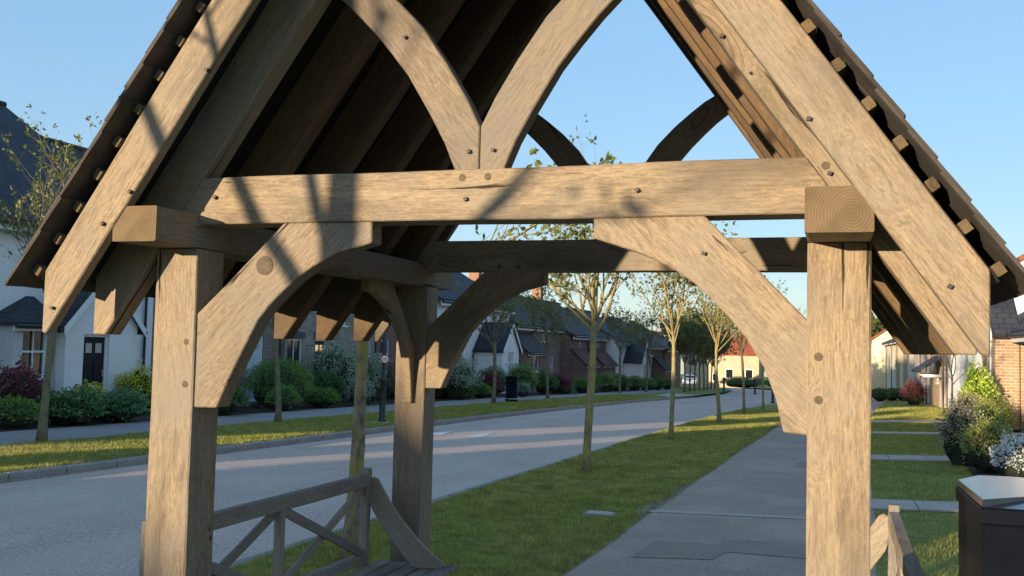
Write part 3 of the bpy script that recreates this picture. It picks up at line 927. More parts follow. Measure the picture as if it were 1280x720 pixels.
# ------------------------------------------------------------------ far litter bin
p = (-11.36, 31.1); fb = thing('litter_bin', (*p, gz(*p)), 'black round litter bin on the far pavement in front of bushes', 'bin')
m_ = MB(); m_.lathe([(.235, 0), (.235, .10), (.225, .105), (.225, .80)], n=24); m_.build('body', MT['binblack'], fb, True)
m_ = MB(); m_.lathe([(.229, .12), (.234, .122), (.234, .15), (.229, .152)], n=24); m_.build('band', MT['metal'], fb, True)
m_ = MB(); m_.lathe([(.24, .82), (.24, .90), (.20, .96), (.08, .985)], n=24); m_.build('lid', MT['binblack'], fb, True)
box('aperture', .12, .236, -.10, .10, .62, .78, MT['peg'], fb)
# ------------------------------------------------------------------ lamp column with round speed sign
p = (-9.92, 17.25); lc = thing('lamp_column', (*p, gz(*p)), 'black street lamp column with round speed limit sign on the far verge', 'street lamp')
box('footing', -.17, .17, -.17, .17, -.02, .035, MT['concrete'], lc, .01)
m_ = MB(); m_.lathe([(.10, .03), (.10, .07), (.075, .10), (.072, .95), (.088, .97), (.088, 1.0), (.048, 1.03), (.042, 4.0), (.036, 5.2)], n=16); m_.build('column', MT['black'], lc, True)
m_ = MB(); m_.lathe([(.05, 5.2), (.16, 5.3), (.20, 5.65), (.10, 5.8), (.02, 5.9)], n=8); m_.build('lantern', MT['glass'], lc)
sg = MB(); sg.lathe([(.105, 0), (.105, .006)], n=28); 
MT['red'] = mat_plain('sign_red', (0.55, 0.02, 0.02), 0.45, 0.05)
B = frame(Vector((.62, -.78, 0))).to_4x4() @ Matrix.Rotation(R(90), 4, 'Y'); B.translation = Vector((.055, -.07, 1.47))
so = sg.build('speed_sign', MT['red'], lc, False, B)
s2 = MB(); s2.lathe([(.080, .0065), (.080, .0075)], n=28); s2.build('sign_face', MT['white'], so)
tc = bpy.data.curves.new('sign_number', 'FONT'); tc.body = '20'; tc.size = .10; tc.align_x = 'CENTER'; tc.align_y = 'CENTER'; tc.extrude = .0005
tob = bpy.data.objects.new('tmp_text', tc); col.objects.link(tob)
dg = bpy.context.evaluated_depsgraph_get(); tme = bpy.data.meshes.new_from_object(tob.evaluated_get(dg)); bpy.data.objects.remove(tob)
tme.materials.clear(); tme.materials.append(MT['black'])
tn = link('sign_number', tme, so, Matrix.Translation((0, 0, .0085)) @ Matrix.Rotation(R(-90), 4, 'Z'))

# ------------------------------------------------------------------ bollards far down the road
for (x, y, lab, h) in ((-6.64, 58.9, 'slim dark bollard at the far road junction, left of the others', 1.0), (-5.0, 62.0, 'slim dark bollard at the far road junction beneath the red-roofed house', 1.0), (-2.75, 43.0, 'dark post at the end of the right verge beside the brace', 1.2)):
    t_ = thing('bollard', (x, y, gz(x, y)), lab, 'bollard', 'dark bollards far down the road')
    m_ = MB(); m_.lathe([(.09, -.02), (.09, .05), (.065, .08), (.06, h-.12)], n=10); m_.build('shaft', MT['black'], t_, True)
    m_ = MB(); m_.lathe([(.075, h-.12), (.075, h-.05), (.03, h)], n=10); m_.build('cap', MT['black'], t_, True)

# ------------------------------------------------------------------ trees
def leaf_quads(P, D, size, rng_, aspect=.55):
    """diamond leaves at points P growing roughly along D"""
    N = len(P)
    D = D/np.maximum(np.linalg.norm(D, axis=1, keepdims=True), 1e-6)
    Rn = rng_.normal(size=(N, 3)); Rn /= np.linalg.norm(Rn, axis=1, keepdims=True)
    D = D+.9*Rn; D /= np.linalg.norm(D, axis=1, keepdims=True)
    Q = np.cross(D, rng_.normal(size=(N, 3))); Q /= np.maximum(np.linalg.norm(Q, axis=1, keepdims=True), 1e-6)
    s = size*rng_.uniform(.6, 1.3, (N, 1))
    a = P; b = P+D*s*.5+Q*s*aspect*.5; c = P+D*s; d = P+D*s*.5-Q*s*aspect*.5
    return np.stack([a, b, c, d], 1)

def make_tree(seed, H=5.1, fork=2.15, spread=1.0, trunk_r=.075, lean=(0, 0), leaves=1.0, leaf=.075, limbs=7, bark='bark', leafmat='leaf_young', dense=1.0, twigs=True):
    """returns three meshes: trunk, branches, leaves"""
    r = random.Random(seed); nr = np.random.default_rng(seed)
    tk = MB(); br = MB(); LP = []; LD = []
    n = 9; pts = []; rad = []
    for i in range(n):
        t = i/(n-1); z = fork*t
        pts.append((lean[0]*t+.03*math.sin(3*t+seed), lean[1]*t+.025*math.sin(4*t+2*seed), z-.06*(i == 0)))
        rad.append(trunk_r*(1.0-.22*t)+.03*math.exp(-t*16)+.004*math.sin(seed+7*t))
    tk.tube(pts, rad, 10)
    top = Vector(pts[-1])
    def branch(p, d, length, r0, level, upb):
        segs = 6 if level == 0 else (4 if level == 1 else 3)
        P_ = [p.copy()]; dd = d.normalized()
        for i in range(segs):
            dd = (dd+Vector((r.gauss(0, .13), r.gauss(0, .13), r.gauss(0, .08)+upb))).normalized()
            P_.append(P_[-1]+dd*length/segs)
        rr = [r0*(1-.78*i/segs) for i in range(segs+1)]
        br.tube(P_, rr, 6 if level == 0 else (4 if level == 1 else 3), cap=False)
        if level == 0: kids = int(9*dense)
        elif level == 1: kids = int(6*dense)
        else: kids = 0
        for k in range(kids):
            t = r.uniform(.22, 1.0) if level == 0 else r.uniform(.15, 1.0)
            i = min(int(t*segs), segs-1); q = P_[i].lerp(P_[i+1], t*segs-i)
            ax = (P_[i+1]-P_[i]).normalized()
            side = ax.cross(Vector((r.gauss(0, 1), r.gauss(0, 1), r.gauss(0, 1)))).normalized()
            nd = (ax*.75+side*.75+Vector((0, 0, .15))).normalized()
            branch(q, nd, length*(r.uniform(.30, .52) if level == 0 else r.uniform(.30, .55)), rr[i]*.5, level+1, .12)
        if level >= 1:
            m = int((5 if level == 2 else 4)*leaves)
            for k in range(m):
                t = r.uniform(.45, 1.0)**.7
                i = min(int(t*segs), segs-1); q = P_[i].lerp(P_[i+1], t*segs-i)
                for _ in range(2):
                    LP.append(tuple(q)); LD.append(tuple(dd+Vector((r.gauss(0, .5), r.gauss(0, .5), r.gauss(0, .3)))))
    CH = H-fork
    branch(top, Vector((r.gauss(0, .08), r.gauss(0, .08), 1)), CH*.98, trunk_r*.62, 0, .05)
    for k in range(limbs):
        a = 6.283*k/limbs+r.uniform(-.35, .35)
        tilt = r.uniform(.42, .85)*spread
        z = -r.uniform(0, .28)*min(1, k/3)
        branch(top+Vector((0, 0, z)), Vector((math.cos(a)*math.sin(tilt), math.sin(a)*math.sin(tilt), math.cos(tilt))), CH*r.uniform(.62, .95), trunk_r*r.uniform(.32, .48), 0, .085)
    tm = newmesh('trunk', tk.v, tk.f, MT[bark]); tm.polygons.foreach_set('use_smooth', [True]*len(tk.f))
    bmh = newmesh('branches', br.v, br.f, MT[bark])
    bmh.polygons.foreach_set('use_smooth', [True]*len(br.f))
    if LP:
        lm = np_mesh('crown', leaf_quads(np.array(LP), np.array(LD), leaf, nr), 4, MT[leafmat])
    else: lm = None
    return tm, bmh, lm
def put_tree(name, meshes, x, y, label, group, rz=0, sc=1.0, z=None, cat='tree'):
    t_ = thing(name, (x, y, gz(x, y) if z is None else z), label, cat, group, rz)
    t_.scale = (sc, sc, sc)
    link('trunk', meshes[0], t_); link('branches', meshes[1], t_)
    if meshes[2]: link('crown', meshes[2], t_)
    return t_

TR = [make_tree(s, leaves=lv, lean=ln, spread=spd, limbs=lb_, trunk_r=trr, H=h_) for s, lv, ln, spd, lb_, trr, h_ in
      ((11, .45, (.02, .0), 1.05, 10, .057, 4.1), (23, .45, (-.03, .02), .68, 9, .050, 4.5), (37, .35, (.05, .03), .70, 9, .050, 4.4), (41, .45, (.10, .05), .70, 9, .050, 4.4))]
GRV = 'young verge trees in a row beside the path'
put_tree('street_tree', TR[0], -3.28, 10.04, 'nearest young verge tree with bare ascending branches, just right of centre under the tie beam', GRV, .4)
put_tree('street_tree', TR[1], -3.14, 16.6, 'slim young verge tree with small new leaves, second along the path beyond the shelter', GRV, 1.2)
put_tree('street_tree', TR[2], -3.03, 23.7, 'third young verge tree along the path, sunlit trunk beside the right brace', GRV, 2.2)
put_tree('street_tree', TR[3], -2.87, 29.6, 'fourth young verge tree along the path, in front of the red-roofed house', GRV, 3.1)
put_tree('street_tree', TR[1], -2.61, 34.3, 'fifth young verge tree along the path, half behind the right brace', GRV, 4.3, .95)
put_tree('street_tree', TR[2], -1.9, 41.0, 'sixth young verge tree along the path, mostly hidden by the right brace', GRV, 5.0, .95)
# the one right beside the shelter, its trunk yellow with lichen
TL_ = make_tree(57, leaves=.55, lean=(.05, .02), trunk_r=.056, H=4.0, fork=2.3, bark='barkl', spread=1.35, leaf=.062)
put_tree('street_tree', TL_, -3.46, 3.30, 'lichen-yellow tree trunk standing close behind the bench back', GRV, .6)
# street trees of the same row behind the camera; their branch shadows fall on the timbers
TBK = make_tree(63, leaves=.25, trunk_r=.075, H=5.0, limbs=4, dense=.35)
put_tree('street_tree', TBK, -3.5, -4.5, 'young verge tree just behind and left of the viewpoint', GRV, 1.0)
put_tree('street_tree', TR[2], -3.5, -16.8, 'young verge tree farther behind the viewpoint', GRV, 3.0)

TLf = [make_tree(s, leaves=lv, lean=ln, spread=.9, limbs=7, trunk_r=.068, H=h_, leafmat=lm, leaf=lf, bark='barkg', dense=dn) for s, lv, ln, h_, lm, lf, dn in
       ((71, .55, (.12, .10), 4.9, 'leaf_young', .075, 1.15), (83, .8, (.05, .02), 4.3, 'leaf_bend', .075, 1.0), (97, 1.1, (.03, .03), 4.4, 'leaf_bend', .08, 1.0))]
GRL = 'trees along the far pavement'
put_tree('street_tree', TLf[0], -12.09, 9.27, 'leaning young tree in front of the white house with black door', GRL, .3)
put_tree('street_tree', TLf[0], -11.77, 15.79, 'young tree in front of the dark brick house with pale door', GRL, 2.1, .95)
put_tree('street_tree', TLf[1], -11.38, 29.1, 'leafy young tree just left of the round litter bin', GRL, 1.0)
put_tree('street_tree', TLf[2], -11.32, 35.7, 'leafy young tree right of the round litter bin by the brick house', GRL, 2.0)
put_tree('street_tree', TLf[1], -11.3, 50.0, 'olive-leaved tree in front of the far white gabled house', GRL, 3.0, 1.08)
put_tree('street_tree', TLf[2], -10.8, 55.2, 'olive-leaved tree before the farthest brick house on the left', GRL, 4.0, 1.08)
# a leafier row on the verge where the road bends
TLr = [make_tree(s, leaves=2.4, spread=.8, limbs=8, trunk_r=.07, H=h_, fork=2.0, leafmat='leaf_bend', leaf=.13, bark='barkg', dense=1.0) for s, h_ in ((101, 5.2), (113, 5.6))]
wherebend = ('nearest the brick terrace', 'second from the brick terrace end', 'third from the brick terrace end', 'fourth from the brick terrace end', 'fifth from the brick terrace end', 'sixth from the brick terrace end', 'seventh, deep in the clump', 'last and farthest of the clump')
for i, y in enumerate((59, 62.2, 65.4, 68.6, 71.8, 75, 78.5, 82)):
    x = -9.1-.033*(y-59)
    put_tree('bend_tree', TLr[i % 2], x, y, 'leafy olive tree in row at road bend, '+wherebend[i], 'trees in the row at the road bend', i*1.3, .92)
# little bare tree by the right-hand white wall
TBare = make_tree(131, leaves=0, H=2.9, fork=1.25, trunk_r=.04, limbs=5, bark='barkg')
put_tree('bare_tree', TBare, 3.55, 31.5, 'small bare tree against the sunlit white wall on the right', None, .5)
# background trees beyond the right-hand houses and behind the far roofs
TBig = [make_tree(s, leaves=4.0, spread=1.15, limbs=9, trunk_r=.22, H=9, fork=2.0, leafmat='leaf_olive', leaf=.34, bark='barkg', dense=1.15) for s in (151, 163)]
for i, (x, y, s_, lab) in enumerate(((3.6, 150, 1.1, 'big green tree at the far end of the right-hand row of houses'), (0.5, 165, 1.1, 'big green tree far away behind the right brace'), (-12, 160, .9, 'distant tree behind the red-roofed house, right side'), (-20, 165, 1.0, 'distant tree behind the red-roofed house, left side'), (-34, 170, 1.0, 'distant tree above the parked car'), (-44, 165, .95, 'distant tree left of the parked car'), (-58, 160, 1.0, 'distant tree behind the farthest left houses'), (10, 158, 1.1, 'distant tree behind the cream houses'))):
    put_tree('background_tree', TBig[i % 2], x, y, lab, 'distant trees behind the houses', i*.9, s_, gz(x, y))

# ------------------------------------------------------------------ houses
class House:
    def __init__(s, X, Y0, Y1, side, label, name='house', cat='house', base=None):
        s.X, s.Y0, s.Y1, s.s = X, Y0, Y1, side
        s.base = gz(X, (Y0+Y1)/2) if base is None else base
        s.loc = Vector((X, (Y0+Y1)/2, s.base))
        s.e = thing(name, s.loc, label, cat)
    def p(s, d, u, z):       # d out from the facade, u along the street, z absolute
        return (s.s*d, u-s.loc.y, z-s.loc.z)
    def bx(s, name, d0, d1, u0, u1, z0, z1, mat, parent=None, bev=0.0):
        a, b = s.p(d0, u0, z0), s.p(d1, u1, z1)
        if parent is not None and parent is not s.e:
            off = parent.matrix_basis.translation
            a = Vector(a)-off; b = Vector(b)-off
        return box(name, a[0], b[0], a[1], b[1], a[2], b[2], mat, parent or s.e, bev)
    def wallmesh(s, name, d, u0, u1, z0, z1, openings, mat, reveal=.11, backd=None, gable=None, gable_front=None, mats=None):
        """front wall with real openings, the other sides closed"""
        us = sorted({u0, u1} | {o[0] for o in openings} | {o[1] for o in openings})
        zs = sorted({z0, z1} | {o[2] for o in openings} | {o[3] for o in openings})
        mb = MB()
        for i in range(len(us)-1):
            for j in range(len(zs)-1):
                uc, zc = (us[i]+us[i+1])/2, (zs[j]+zs[j+1])/2
                if any(o[0] < uc < o[1] and o[2] < zc < o[3] for o in openings): continue
                mb.add([s.p(d, us[i], zs[j]), s.p(d, us[i+1], zs[j]), s.p(d, us[i+1], zs[j+1]), s.p(d, us[i], zs[j+1])], [(0, 1, 2, 3)])
        for o in openings:
            q = [(o[0], o[2]), (o[1], o[2]), (o[1], o[3]), (o[0], o[3])]
            for k in range(4):
                a, b = q[k], q[(k+1) % 4]
                mb.add([s.p(d, *a), s.p(d, *b), s.p(d-reveal, *b), s.p(d-reveal, *a)], [(0, 1, 2, 3)])
        if backd is not None:
            for u in (u0, u1):
                mb.add([s.p(d, u, z0), s.p(backd, u, z0), s.p(backd, u, z1), s.p(d, u, z1)], [(0, 1, 2, 3)])
                if gable:
                    mb.add([s.p(d, u, z1), s.p(backd, u, z1), s.p((d+backd)/2, u, gable)], [(0, 1, 2)])
            mb.add([s.p(backd, u0, z0), s.p(backd, u1, z0), s.p(backd, u1, z1), s.p(backd, u0, z1)], [(0, 1, 2, 3)])
        if gable_front:
            mb.add([s.p(d, u0, z1), s.p(d, u1, z1), s.p(d, (u0+u1)/2, gable_front)], [(0, 1, 2)])
        return mb.build(name, mat, s.e)
    def slab(s, name, a, b, c, d_, mat, th=.10):
        """roof slab through four corners (eave0, eave1, ridge1, ridge0)"""
        P = [Vector(s.p(*q)) for q in (a, b, c, d_)]
        n = (P[1]-P[0]).cross(P[3]-P[0]).normalized()
        if n.z < 0: n = -n
        vs = P+[q-n*th for q in P]
        fs = [(0, 1, 2, 3), (4, 7, 6, 5), (0, 4, 5, 1), (1, 5, 6, 2), (2, 6, 7, 3), (3, 7, 4, 0)]
        return oriented(name, vs, fs, mat, s.e, P[1]-P[0], 0, n)
    def roof_along(s, d0, d1, u0, u1, eave, ridge, mat, over=.28, verge=.12, th=.12, gutter=True, fascia=True):
        dm = (d0+d1)/2; run = (d0-d1)/2; sl = (ridge-eave)/run
        s.slab('roof', (d0+over, u0-verge, eave-over*sl+th), (d0+over, u1+verge, eave-over*sl+th), (dm, u1+verge, ridge+th), (dm, u0-verge, ridge+th), mat, th)
        s.slab('roof', (d1-over, u0-verge, eave-over*sl+th), (d1-over, u1+verge, eave-over*sl+th), (dm, u1+verge, ridge+th), (dm, u0-verge, ridge+th), mat, th)
        mb = MB(); mb.tube([s.p(dm, u0-verge, ridge+th+.02), s.p(dm, u1+verge, ridge+th+.02)], [.09, .09], 8)
        mb.build('ridge_cap', mat, s.e)
        ze = eave-over*sl
        if fascia: s.bx('fascia', d0+over-.05, d0+over-.02, u0-verge, u1+verge, ze-.16, ze+.02, MT['white'])
        if gutter:
            mb = MB(); mb.tube([s.p(d0+over+.05, u0-verge, ze-.0), s.p(d0+over+.05, u1+verge, ze-.0)], [.055, .055], 8)
            mb.build('gutter', MT['gutter'], s.e)
    def downpipe(s, u, z0, z1, d=.06, mat='gutter', kick=.26):
        mb = MB(); mb.tube([s.p(d+kick, u, z1), s.p(d+kick, u, z1-.08), s.p(d, u, z1-.32), s.p(d, u, z0)], [.036]*4, 8)
        mb.build('downpipe', MT[mat], s.e)
    def window(s, u0, u1, z0, z1, d=0, cols=2, rows=2, style='sash', lintel=None, sill=True, rev=.09, curtain=False):
        mb = MB(); fwd = .05
        def bar(ua, ub, za, zb, da, db):
            a, b = s.p(da, ua, za), s.p(db, ub, zb)
            x = sorted((a[0], b[0])); y = sorted((a[1], b[1])); z = sorted((a[2], b[2]))
            mb.box(x[0], x[1], y[0], y[1], z[0], z[1])
        D0, D1 = d-rev, d-rev+fwd
        bar(u0, u0+fwd, z0, z1, D0, D1); bar(u1-fwd, u1, z0, z1, D0, D1)
        bar(u0+fwd, u1-fwd, z0, z0+fwd, D0, D1); bar(u0+fwd, u1-fwd, z1-fwd, z1, D0, D1)
        w = mb.build('window', MT['white'], s.e)
        mb2 = MB(); mb = mb2
        for c in range(1, cols):
            uu = u0+(u1-u0)*c/cols; bar(uu-.014, uu+.014, z0+fwd, z1-fwd, D0+.008, D1-.010)
        for r_ in range(1, rows):
            zz = z0+(z1-z0)*r_/rows; bar(u0+fwd, u1-fwd, zz-.022, zz+.022, D0+.005, D1-.006)
        if mb2.v: mb2.build('glazing_bar', MT['white'], w)
        mb3 = MB(); mb = mb3
        bar(u0+.02, u1-.02, z0+.02, z1-.02, D0-.012, D0-.004); mb3.build('pane', MT['glass'], w)
        if sill:
            mb4 = MB(); mb = mb4; bar(u0-.06, u1+.06, z0-.07, z0-.004, d-rev+.052, d+.05); mb4.build('sill', MT['render'] if lintel is None else MT['lintel'], w)
        if lintel:
            mb5 = MB(); mb = mb5; bar(u0-.14, u1+.14, z1+.004, z1+.24, d-.02, d+.012); mb5.build('lintel', MT[lintel], w)
        return w
    def door(s, u0, u1, z0, z1, mat, d=0, rev=.10, panes=True, lit=False, frame_mat='white', lintel=None, plate=True):
        D = d-rev
        def bxx(mb, ua, ub, za, zb, da, db):
            a, b = s.p(da, ua, za), s.p(db, ub, zb)
            x = sorted((a[0], b[0])); y = sorted((a[1], b[1])); z = sorted((a[2], b[2]))
            mb.box(x[0], x[1], y[0], y[1], z[0], z[1])
        mb = MB(); f = .06
        bxx(mb, u0+f, u1-f, z0, z1-f, D, D+.035)
        w = (u1-u0-2*f); um = (u0+u1)/2
        for (a, b) in ((u0+f+.07, um-.035), (um+.035, u1-f-.07)):
            for (za, zb) in ((z0+.18, z0+.62), (z0+.84, z1-.62)):
                bxx(mb, a, b, za, zb, D+.036, D+.052)
        dr = mb.build('door', MT[mat], s.e)
        fm = MB(); bxx(fm, u0, u0+f-.002, z0, z1, D-.01, D+.06); bxx(fm, u1-f+.002, u1, z0, z1, D-.01, D+.06); bxx(fm, u0+f, u1-f, z1-f+.002, z1, D-.01, D+.06)
        fm.build('door_frame', MT[frame_mat], dr)
        if panes:
            for (a, b) in ((u0+f+.10, um-.06), (um+.06, u1-f-.10)):
                pm = MB(); bxx(pm, a, b, z1-.42, z1-.20, D+.036, D+.044); pm.build('pane', MT['litpane' if lit else 'curtain'], dr)
        hm = MB(); bxx(hm, u1-f-.075, u1-f-.045, z0+.98, z0+1.12, D+.036, D+.075); hm.build('handle', MT['metal'], dr)
        if plate:
            lm = MB(); bxx(lm, um-.14, um+.14, z0+.70, z0+.78, D+.053, D+.060); lm.build('letter_plate', MT['brass'], dr)
        if lintel:
            lm = MB(); bxx(lm, u0-.12, u1+.12, z1+.004, z1+.24, d-.02, d+.012); lm.build('lintel', MT[lintel], dr)
        return dr
    def chimney(s, d, u, z0, z1, w=.6, pots=2, mat='chim'):
        c = s.bx('chimney', d-w/2, d+w/2, u-w/2, u+w/2, z0, z1, MT[mat])
        off = c.matrix_basis.translation
        q = Vector(s.p(d, u, z1))-off
        box('chimney_crown', q.x-w/2-.05, q.x+w/2+.05, q.y-w/2-.05, q.y+w/2+.05, q.z-.14, q.z-.02, MT[mat], c)
        for k in range(pots):
            mb = MB(); mb.lathe([(.11, 0), (.10, .1), (.085, .28), (.10, .30)], c=(q.x, q.y+(k-.5*(pots-1))*.28, q.z), n=10); mb.build('chimney_pot', MT['chim'], c)
    def porch_gable(s, u0, u1, d, base, eave, apex, wallmat, roofmat, door=None, doormat='doorblack', lit=False, verge=.10, over=.16):
        op = [(door[0], door[1], door[2], door[3])] if door else []
        mb = s.wallmesh('porch_wall', d, u0, u1, base, eave, op, MT[wallmat], .14, .02, None, apex)
        um = (u0+u1)/2; sl = (apex-eave)/((u1-u0)/2)
        for sg, ue in ((-1, u0), (1, u1)):
            s.slab('porch_roof', (-.02, ue+sg*over, eave-over*sl+.09), (d+verge, ue+sg*over, eave-over*sl+.09), (d+verge, um, apex+.09), (-.02, um, apex+.09), MT[roofmat], .08)
            # barge board
            a = Vector(s.p(d+verge+.004, ue+sg*(over+.01), eave-over*sl-.10)); b = Vector(s.p(d+verge+.004, um, apex-.10+.0))
            vs = [a, b, b+Vector((0, 0, .17)), a+Vector((0, 0, .17))]
            dx = Vector((s.s*.03, 0, 0)); vs = vs+[q+dx for q in vs]
            oriented('barge_board', vs, [(0, 1, 2, 3), (4, 7, 6, 5), (0, 4, 5, 1), (1, 5, 6, 2), (2, 6, 7, 3), (3, 7, 4, 0)], MT['white'], s.e, b-a)
            g_ = MB(); g_.tube([s.p(.0, ue+sg*(over+.05), eave-over*sl), s.p(d+verge, ue+sg*(over+.05), eave-over*sl)], [.05, .05], 8); g_.build('gutter', MT['gutter'], s.e)
        if door: s.door(*door, doormat, d, .13, True, lit)
    def leanto(s, u0, u1, d, base, eave, top, wallmat, roofmat, openings=(), hip=0.0):
        s.wallmesh('bay_wall', d, u0, u1, base, eave, list(openings), MT[wallmat], .11, .02)
        for ue in ((u0, u1) if not hip else (u1,)):
            mb = MB(); mb.add([s.p(d, ue, eave), s.p(.0, ue, eave), s.p(.0, ue, top)], [(0, 1, 2)]); mb.build('bay_cheek', MT[wallmat], s.e)
        sl = (top-eave)/d
        s.slab('bay_roof', (d+.14, u0-.12, eave-.14*sl+.08), (d+.14, u1+.12, eave-.14*sl+.08), (0, u1+.12, top+.08), (0, u0-.12+hip, top+.08), MT[roofmat], .075)
        if hip:
            mb = MB(); z_ = eave-.14*sl+.08; mb.add([s.p(d+.14, u0-.12, z_), s.p(0, u0-.12, z_), s.p(0, u0-.12+hip, top+.08), s.p(d+.14, u0-.12, z_-.08), s.p(0, u0-.12, z_-.08)], [(0, 1, 2), (0, 3, 4, 1), (0, 2, 3)]); mb.build('bay_roof', MT[roofmat], s.e)
        g_ = MB(); g_.tube([s.p(d+.19, u0-.12, eave-.14*sl), s.p(d+.19, u1+.12, eave-.14*sl)], [.05, .05], 8); g_.build('gutter', MT['gutter'], s.e)
        s.bx('fascia', d+.10, d+.125, u0-.12, u1+.12, eave-.14*sl-.10, eave-.14*sl+.01, MT['white'])

# --- left row, seen from the road side
h = House(-17, -3.0, 18.05, 1, 'white rendered house with big slate roof and black front door at far left')
ops = [(9.3, 10.5, .75, 1.85), (8.0, 8.9, 2.9, 3.9), (1.0, 2.2, .75, 1.85)]
h.wallmesh('wall', 0, -3, 18.05, -.4, 4.2, ops, MT['render'], .11, -11.0, 7.95)
h.roof_along(0, -11.0, -3, 18.05, 4.2, 7.95, MT['slate'], .35, .15)
for q in ops: h.window(*q)
h.porch_gable(13.95, 16.25, 1.0, -.35, 1.86, 3.02, 'render', 'slate', (14.5, 15.32, -.30, 1.63), 'doorblack')
h.leanto(12.76, 13.90, .75, -.35, 1.86, 2.36, 'render2', 'slate', [(13.0, 13.70, .70, 1.76)], 1.15)
h.window(13.0, 13.70, .70, 1.76, .75, 2, 2)
h.downpipe(12.45, -.3, 1.9, .06, 'gutter', .16); h.downpipe(17.7, -.3, 4.1)
h.chimney(-5.5, 4, 7.4, 9.0)

h = House(-17.05, 18.06, 24.55, 1, 'dark brown brick terraced house with pale blue door')
ops = [(22.50, 23.42, -.30, 1.72), (19.6, 20.7, .6, 1.75), (19.6, 20.7, 2.7, 3.7), (22.3, 23.3, 2.7, 3.7)]
h.wallmesh('wall', 0, 18.06, 24.55, -.5, 4.3, ops, MT['brickd'], .11, -8, 6.9)
h.roof_along(0, -8, 18.06, 24.55, 4.3, 6.9, MT['rooftile'], .3, .02)
h.door(22.50, 23.42, -.30, 1.72, 'doorblue', 0, .10, True, False, 'white', None, False)
for q in ops[1:]: h.window(*q, lintel='lintel')
h.bx('meter_box', .002, .06, 22.16, 22.36, .95, 1.22, MT['gutter'])
h.downpipe(24.3, -.4, 4.1)

h = House(-17, 24.56, 31.27, 1, 'grey-brown rubble stone terraced house with dark lintels')
ops = [(24.75, 25.70, .62, 1.66), (26.5, 27.32, -.36, 1.67), (30.02, 30.80, .62, 1.66), (28.1, 28.75, 2.2, 3.0), (25.0, 25.8, 2.6, 3.6)]
h.wallmesh('wall', 0, 24.56, 31.27, -.55, 4.2, ops, MT['stone'], .11, -8, 6.8)
h.roof_along(0, -8, 24.56, 31.27, 4.2, 6.8, MT['rooftile'], .3, .02)
h.window(*ops[0], lintel='lintel', rows=1); h.door(*ops[1], 'doorblack', 0, .10, True, True, 'white', 'lintel'); h.window(*ops[2], cols=3, rows=1); h.window(*ops[3]); h.window(*ops[4])
h.downpipe(31.1, -.5, 4.0); h.chimney(-4, 30.9, 6.4, 7.9)

h = House(-17.4, 31.28, 34.78, 1, 'narrow red brick house between the stone house and a white one')
ops = [(32.4, 33.3, .6, 1.7), (32.4, 33.3, 2.6, 3.6)]
h.wallmesh('wall', 0, 31.28, 34.78, -.6, 4.0, ops, MT['brickr'], .11, -8, 6.4)
h.roof_along(0, -8, 31.28, 34.78, 4.0, 6.4, MT['rooftile'], .3, .02)
for q in ops: h.window(*q)

h = House(-16, 34.80, 44.5, 1, 'white house with slate roof and gabled porch behind the rear brace')
ops = [(37.35, 38.1, .55, 1.30), (36.0, 36.9, 2.45, 3.3), (42.9, 43.6, 2.4, 3.2)]
h.wallmesh('wall', 0, 34.8, 44.5, -.75, 3.58, ops, MT['render'], .11, -8, 6.0)
h.roof_along(0, -8, 34.8, 44.5, 3.58, 6.0, MT['slate'], .3, .12)
for q in ops: h.window(*q)
h.porch_gable(39.46, 41.9, 1.4, -.75, 1.47, 2.62, 'render', 'slate', (40.25, 41.1, -.68, 1.30), 'doorblue')
h.downpipe(39.2, -.6, 1.5, .06, 'gutter', .2)

h = House(-15.7, 44.52, 53.4, 1, 'red-brown brick house with dark tiled roof and orange chimney')
ops = [(44.9, 46.1, .30, 1.20), (47.9, 48.6, .20, 1.20), (51.2, 51.9, -.1, 1.05), (49.3, 50.1, 1.9, 2.7)]
h.wallmesh('wall', 0, 44.52, 53.4, -.95, 2.75, ops, MT['brickd'], .11, -7.5, 5.0)
h.roof_along(0, -7.5, 44.52, 53.4, 2.75, 5.0, MT['rooftile'], .25, .12)
for q in ops[1:]: h.window(*q)
h.leanto(43.9, 47.2, .9, -.95, 1.36, 2.25, 'brickr', 'rooftile', [(44.5, 46.0, .30, 1.15)])
h.window(44.5, 46.0, .30, 1.15, .9, 2, 1)
h.chimney(-3.75, 48.6, 4.9, 6.3); h.chimney(-3.75, 53.0, 4.7, 5.9); h.downpipe(47.35, -.8, 2.6)

h = House(-15.1, 53.42, 63.0, 1, 'dark red brick house with rust-coloured lean-to porch roofs')
ops = [(54.5, 55.4, .0, .9), (60.3, 61.1, .0, .9), (55.5, 56.2, 1.5, 2.2), (60.4, 61.1, 1.5, 2.2)]
h.wallmesh('wall', 0, 53.42, 63.0, -1.15, 2.4, ops, MT['brickr'], .11, -7, 4.5)
h.roof_along(0, -7, 53.42, 63.0, 2.4, 4.5, MT['rooftile'], .25, .12)
for q in ops: h.window(*q)
h.leanto(53.7, 56.8, .9, -1.15, .62, 1.5, 'brickr', 'rusttile'); h.leanto(58.2, 62.0, .9, -1.2, .60, 1.5, 'brickr', 'rusttile')
h.chimney(-3.5, 58.0, 4.3, 5.5); h.downpipe(57.6, -1.1, 2.3)

h = House(-14.4, 63.02, 70.5, 1, 'far white rendered house with dark slate gabled porch')
ops = [(64.0, 64.8, .0, .9), (64.0, 64.8, 1.5, 2.2), (69.2, 69.9, 1.4, 2.2)]
h.wallmesh('wall', 0, 63.02, 70.5, -1.4, 2.2, ops, MT['render'], .11, -7, 4.2)
h.roof_along(0, -7, 63.02, 70.5, 2.2, 4.2, MT['slate'], .25, .12)
for q in ops: h.window(*q)
h.porch_gable(65.6, 68.6, 1.3, -1.45, .75, 2.0, 'render', 'slate', (66.7, 67.5, -1.4, .5), 'doorblack')

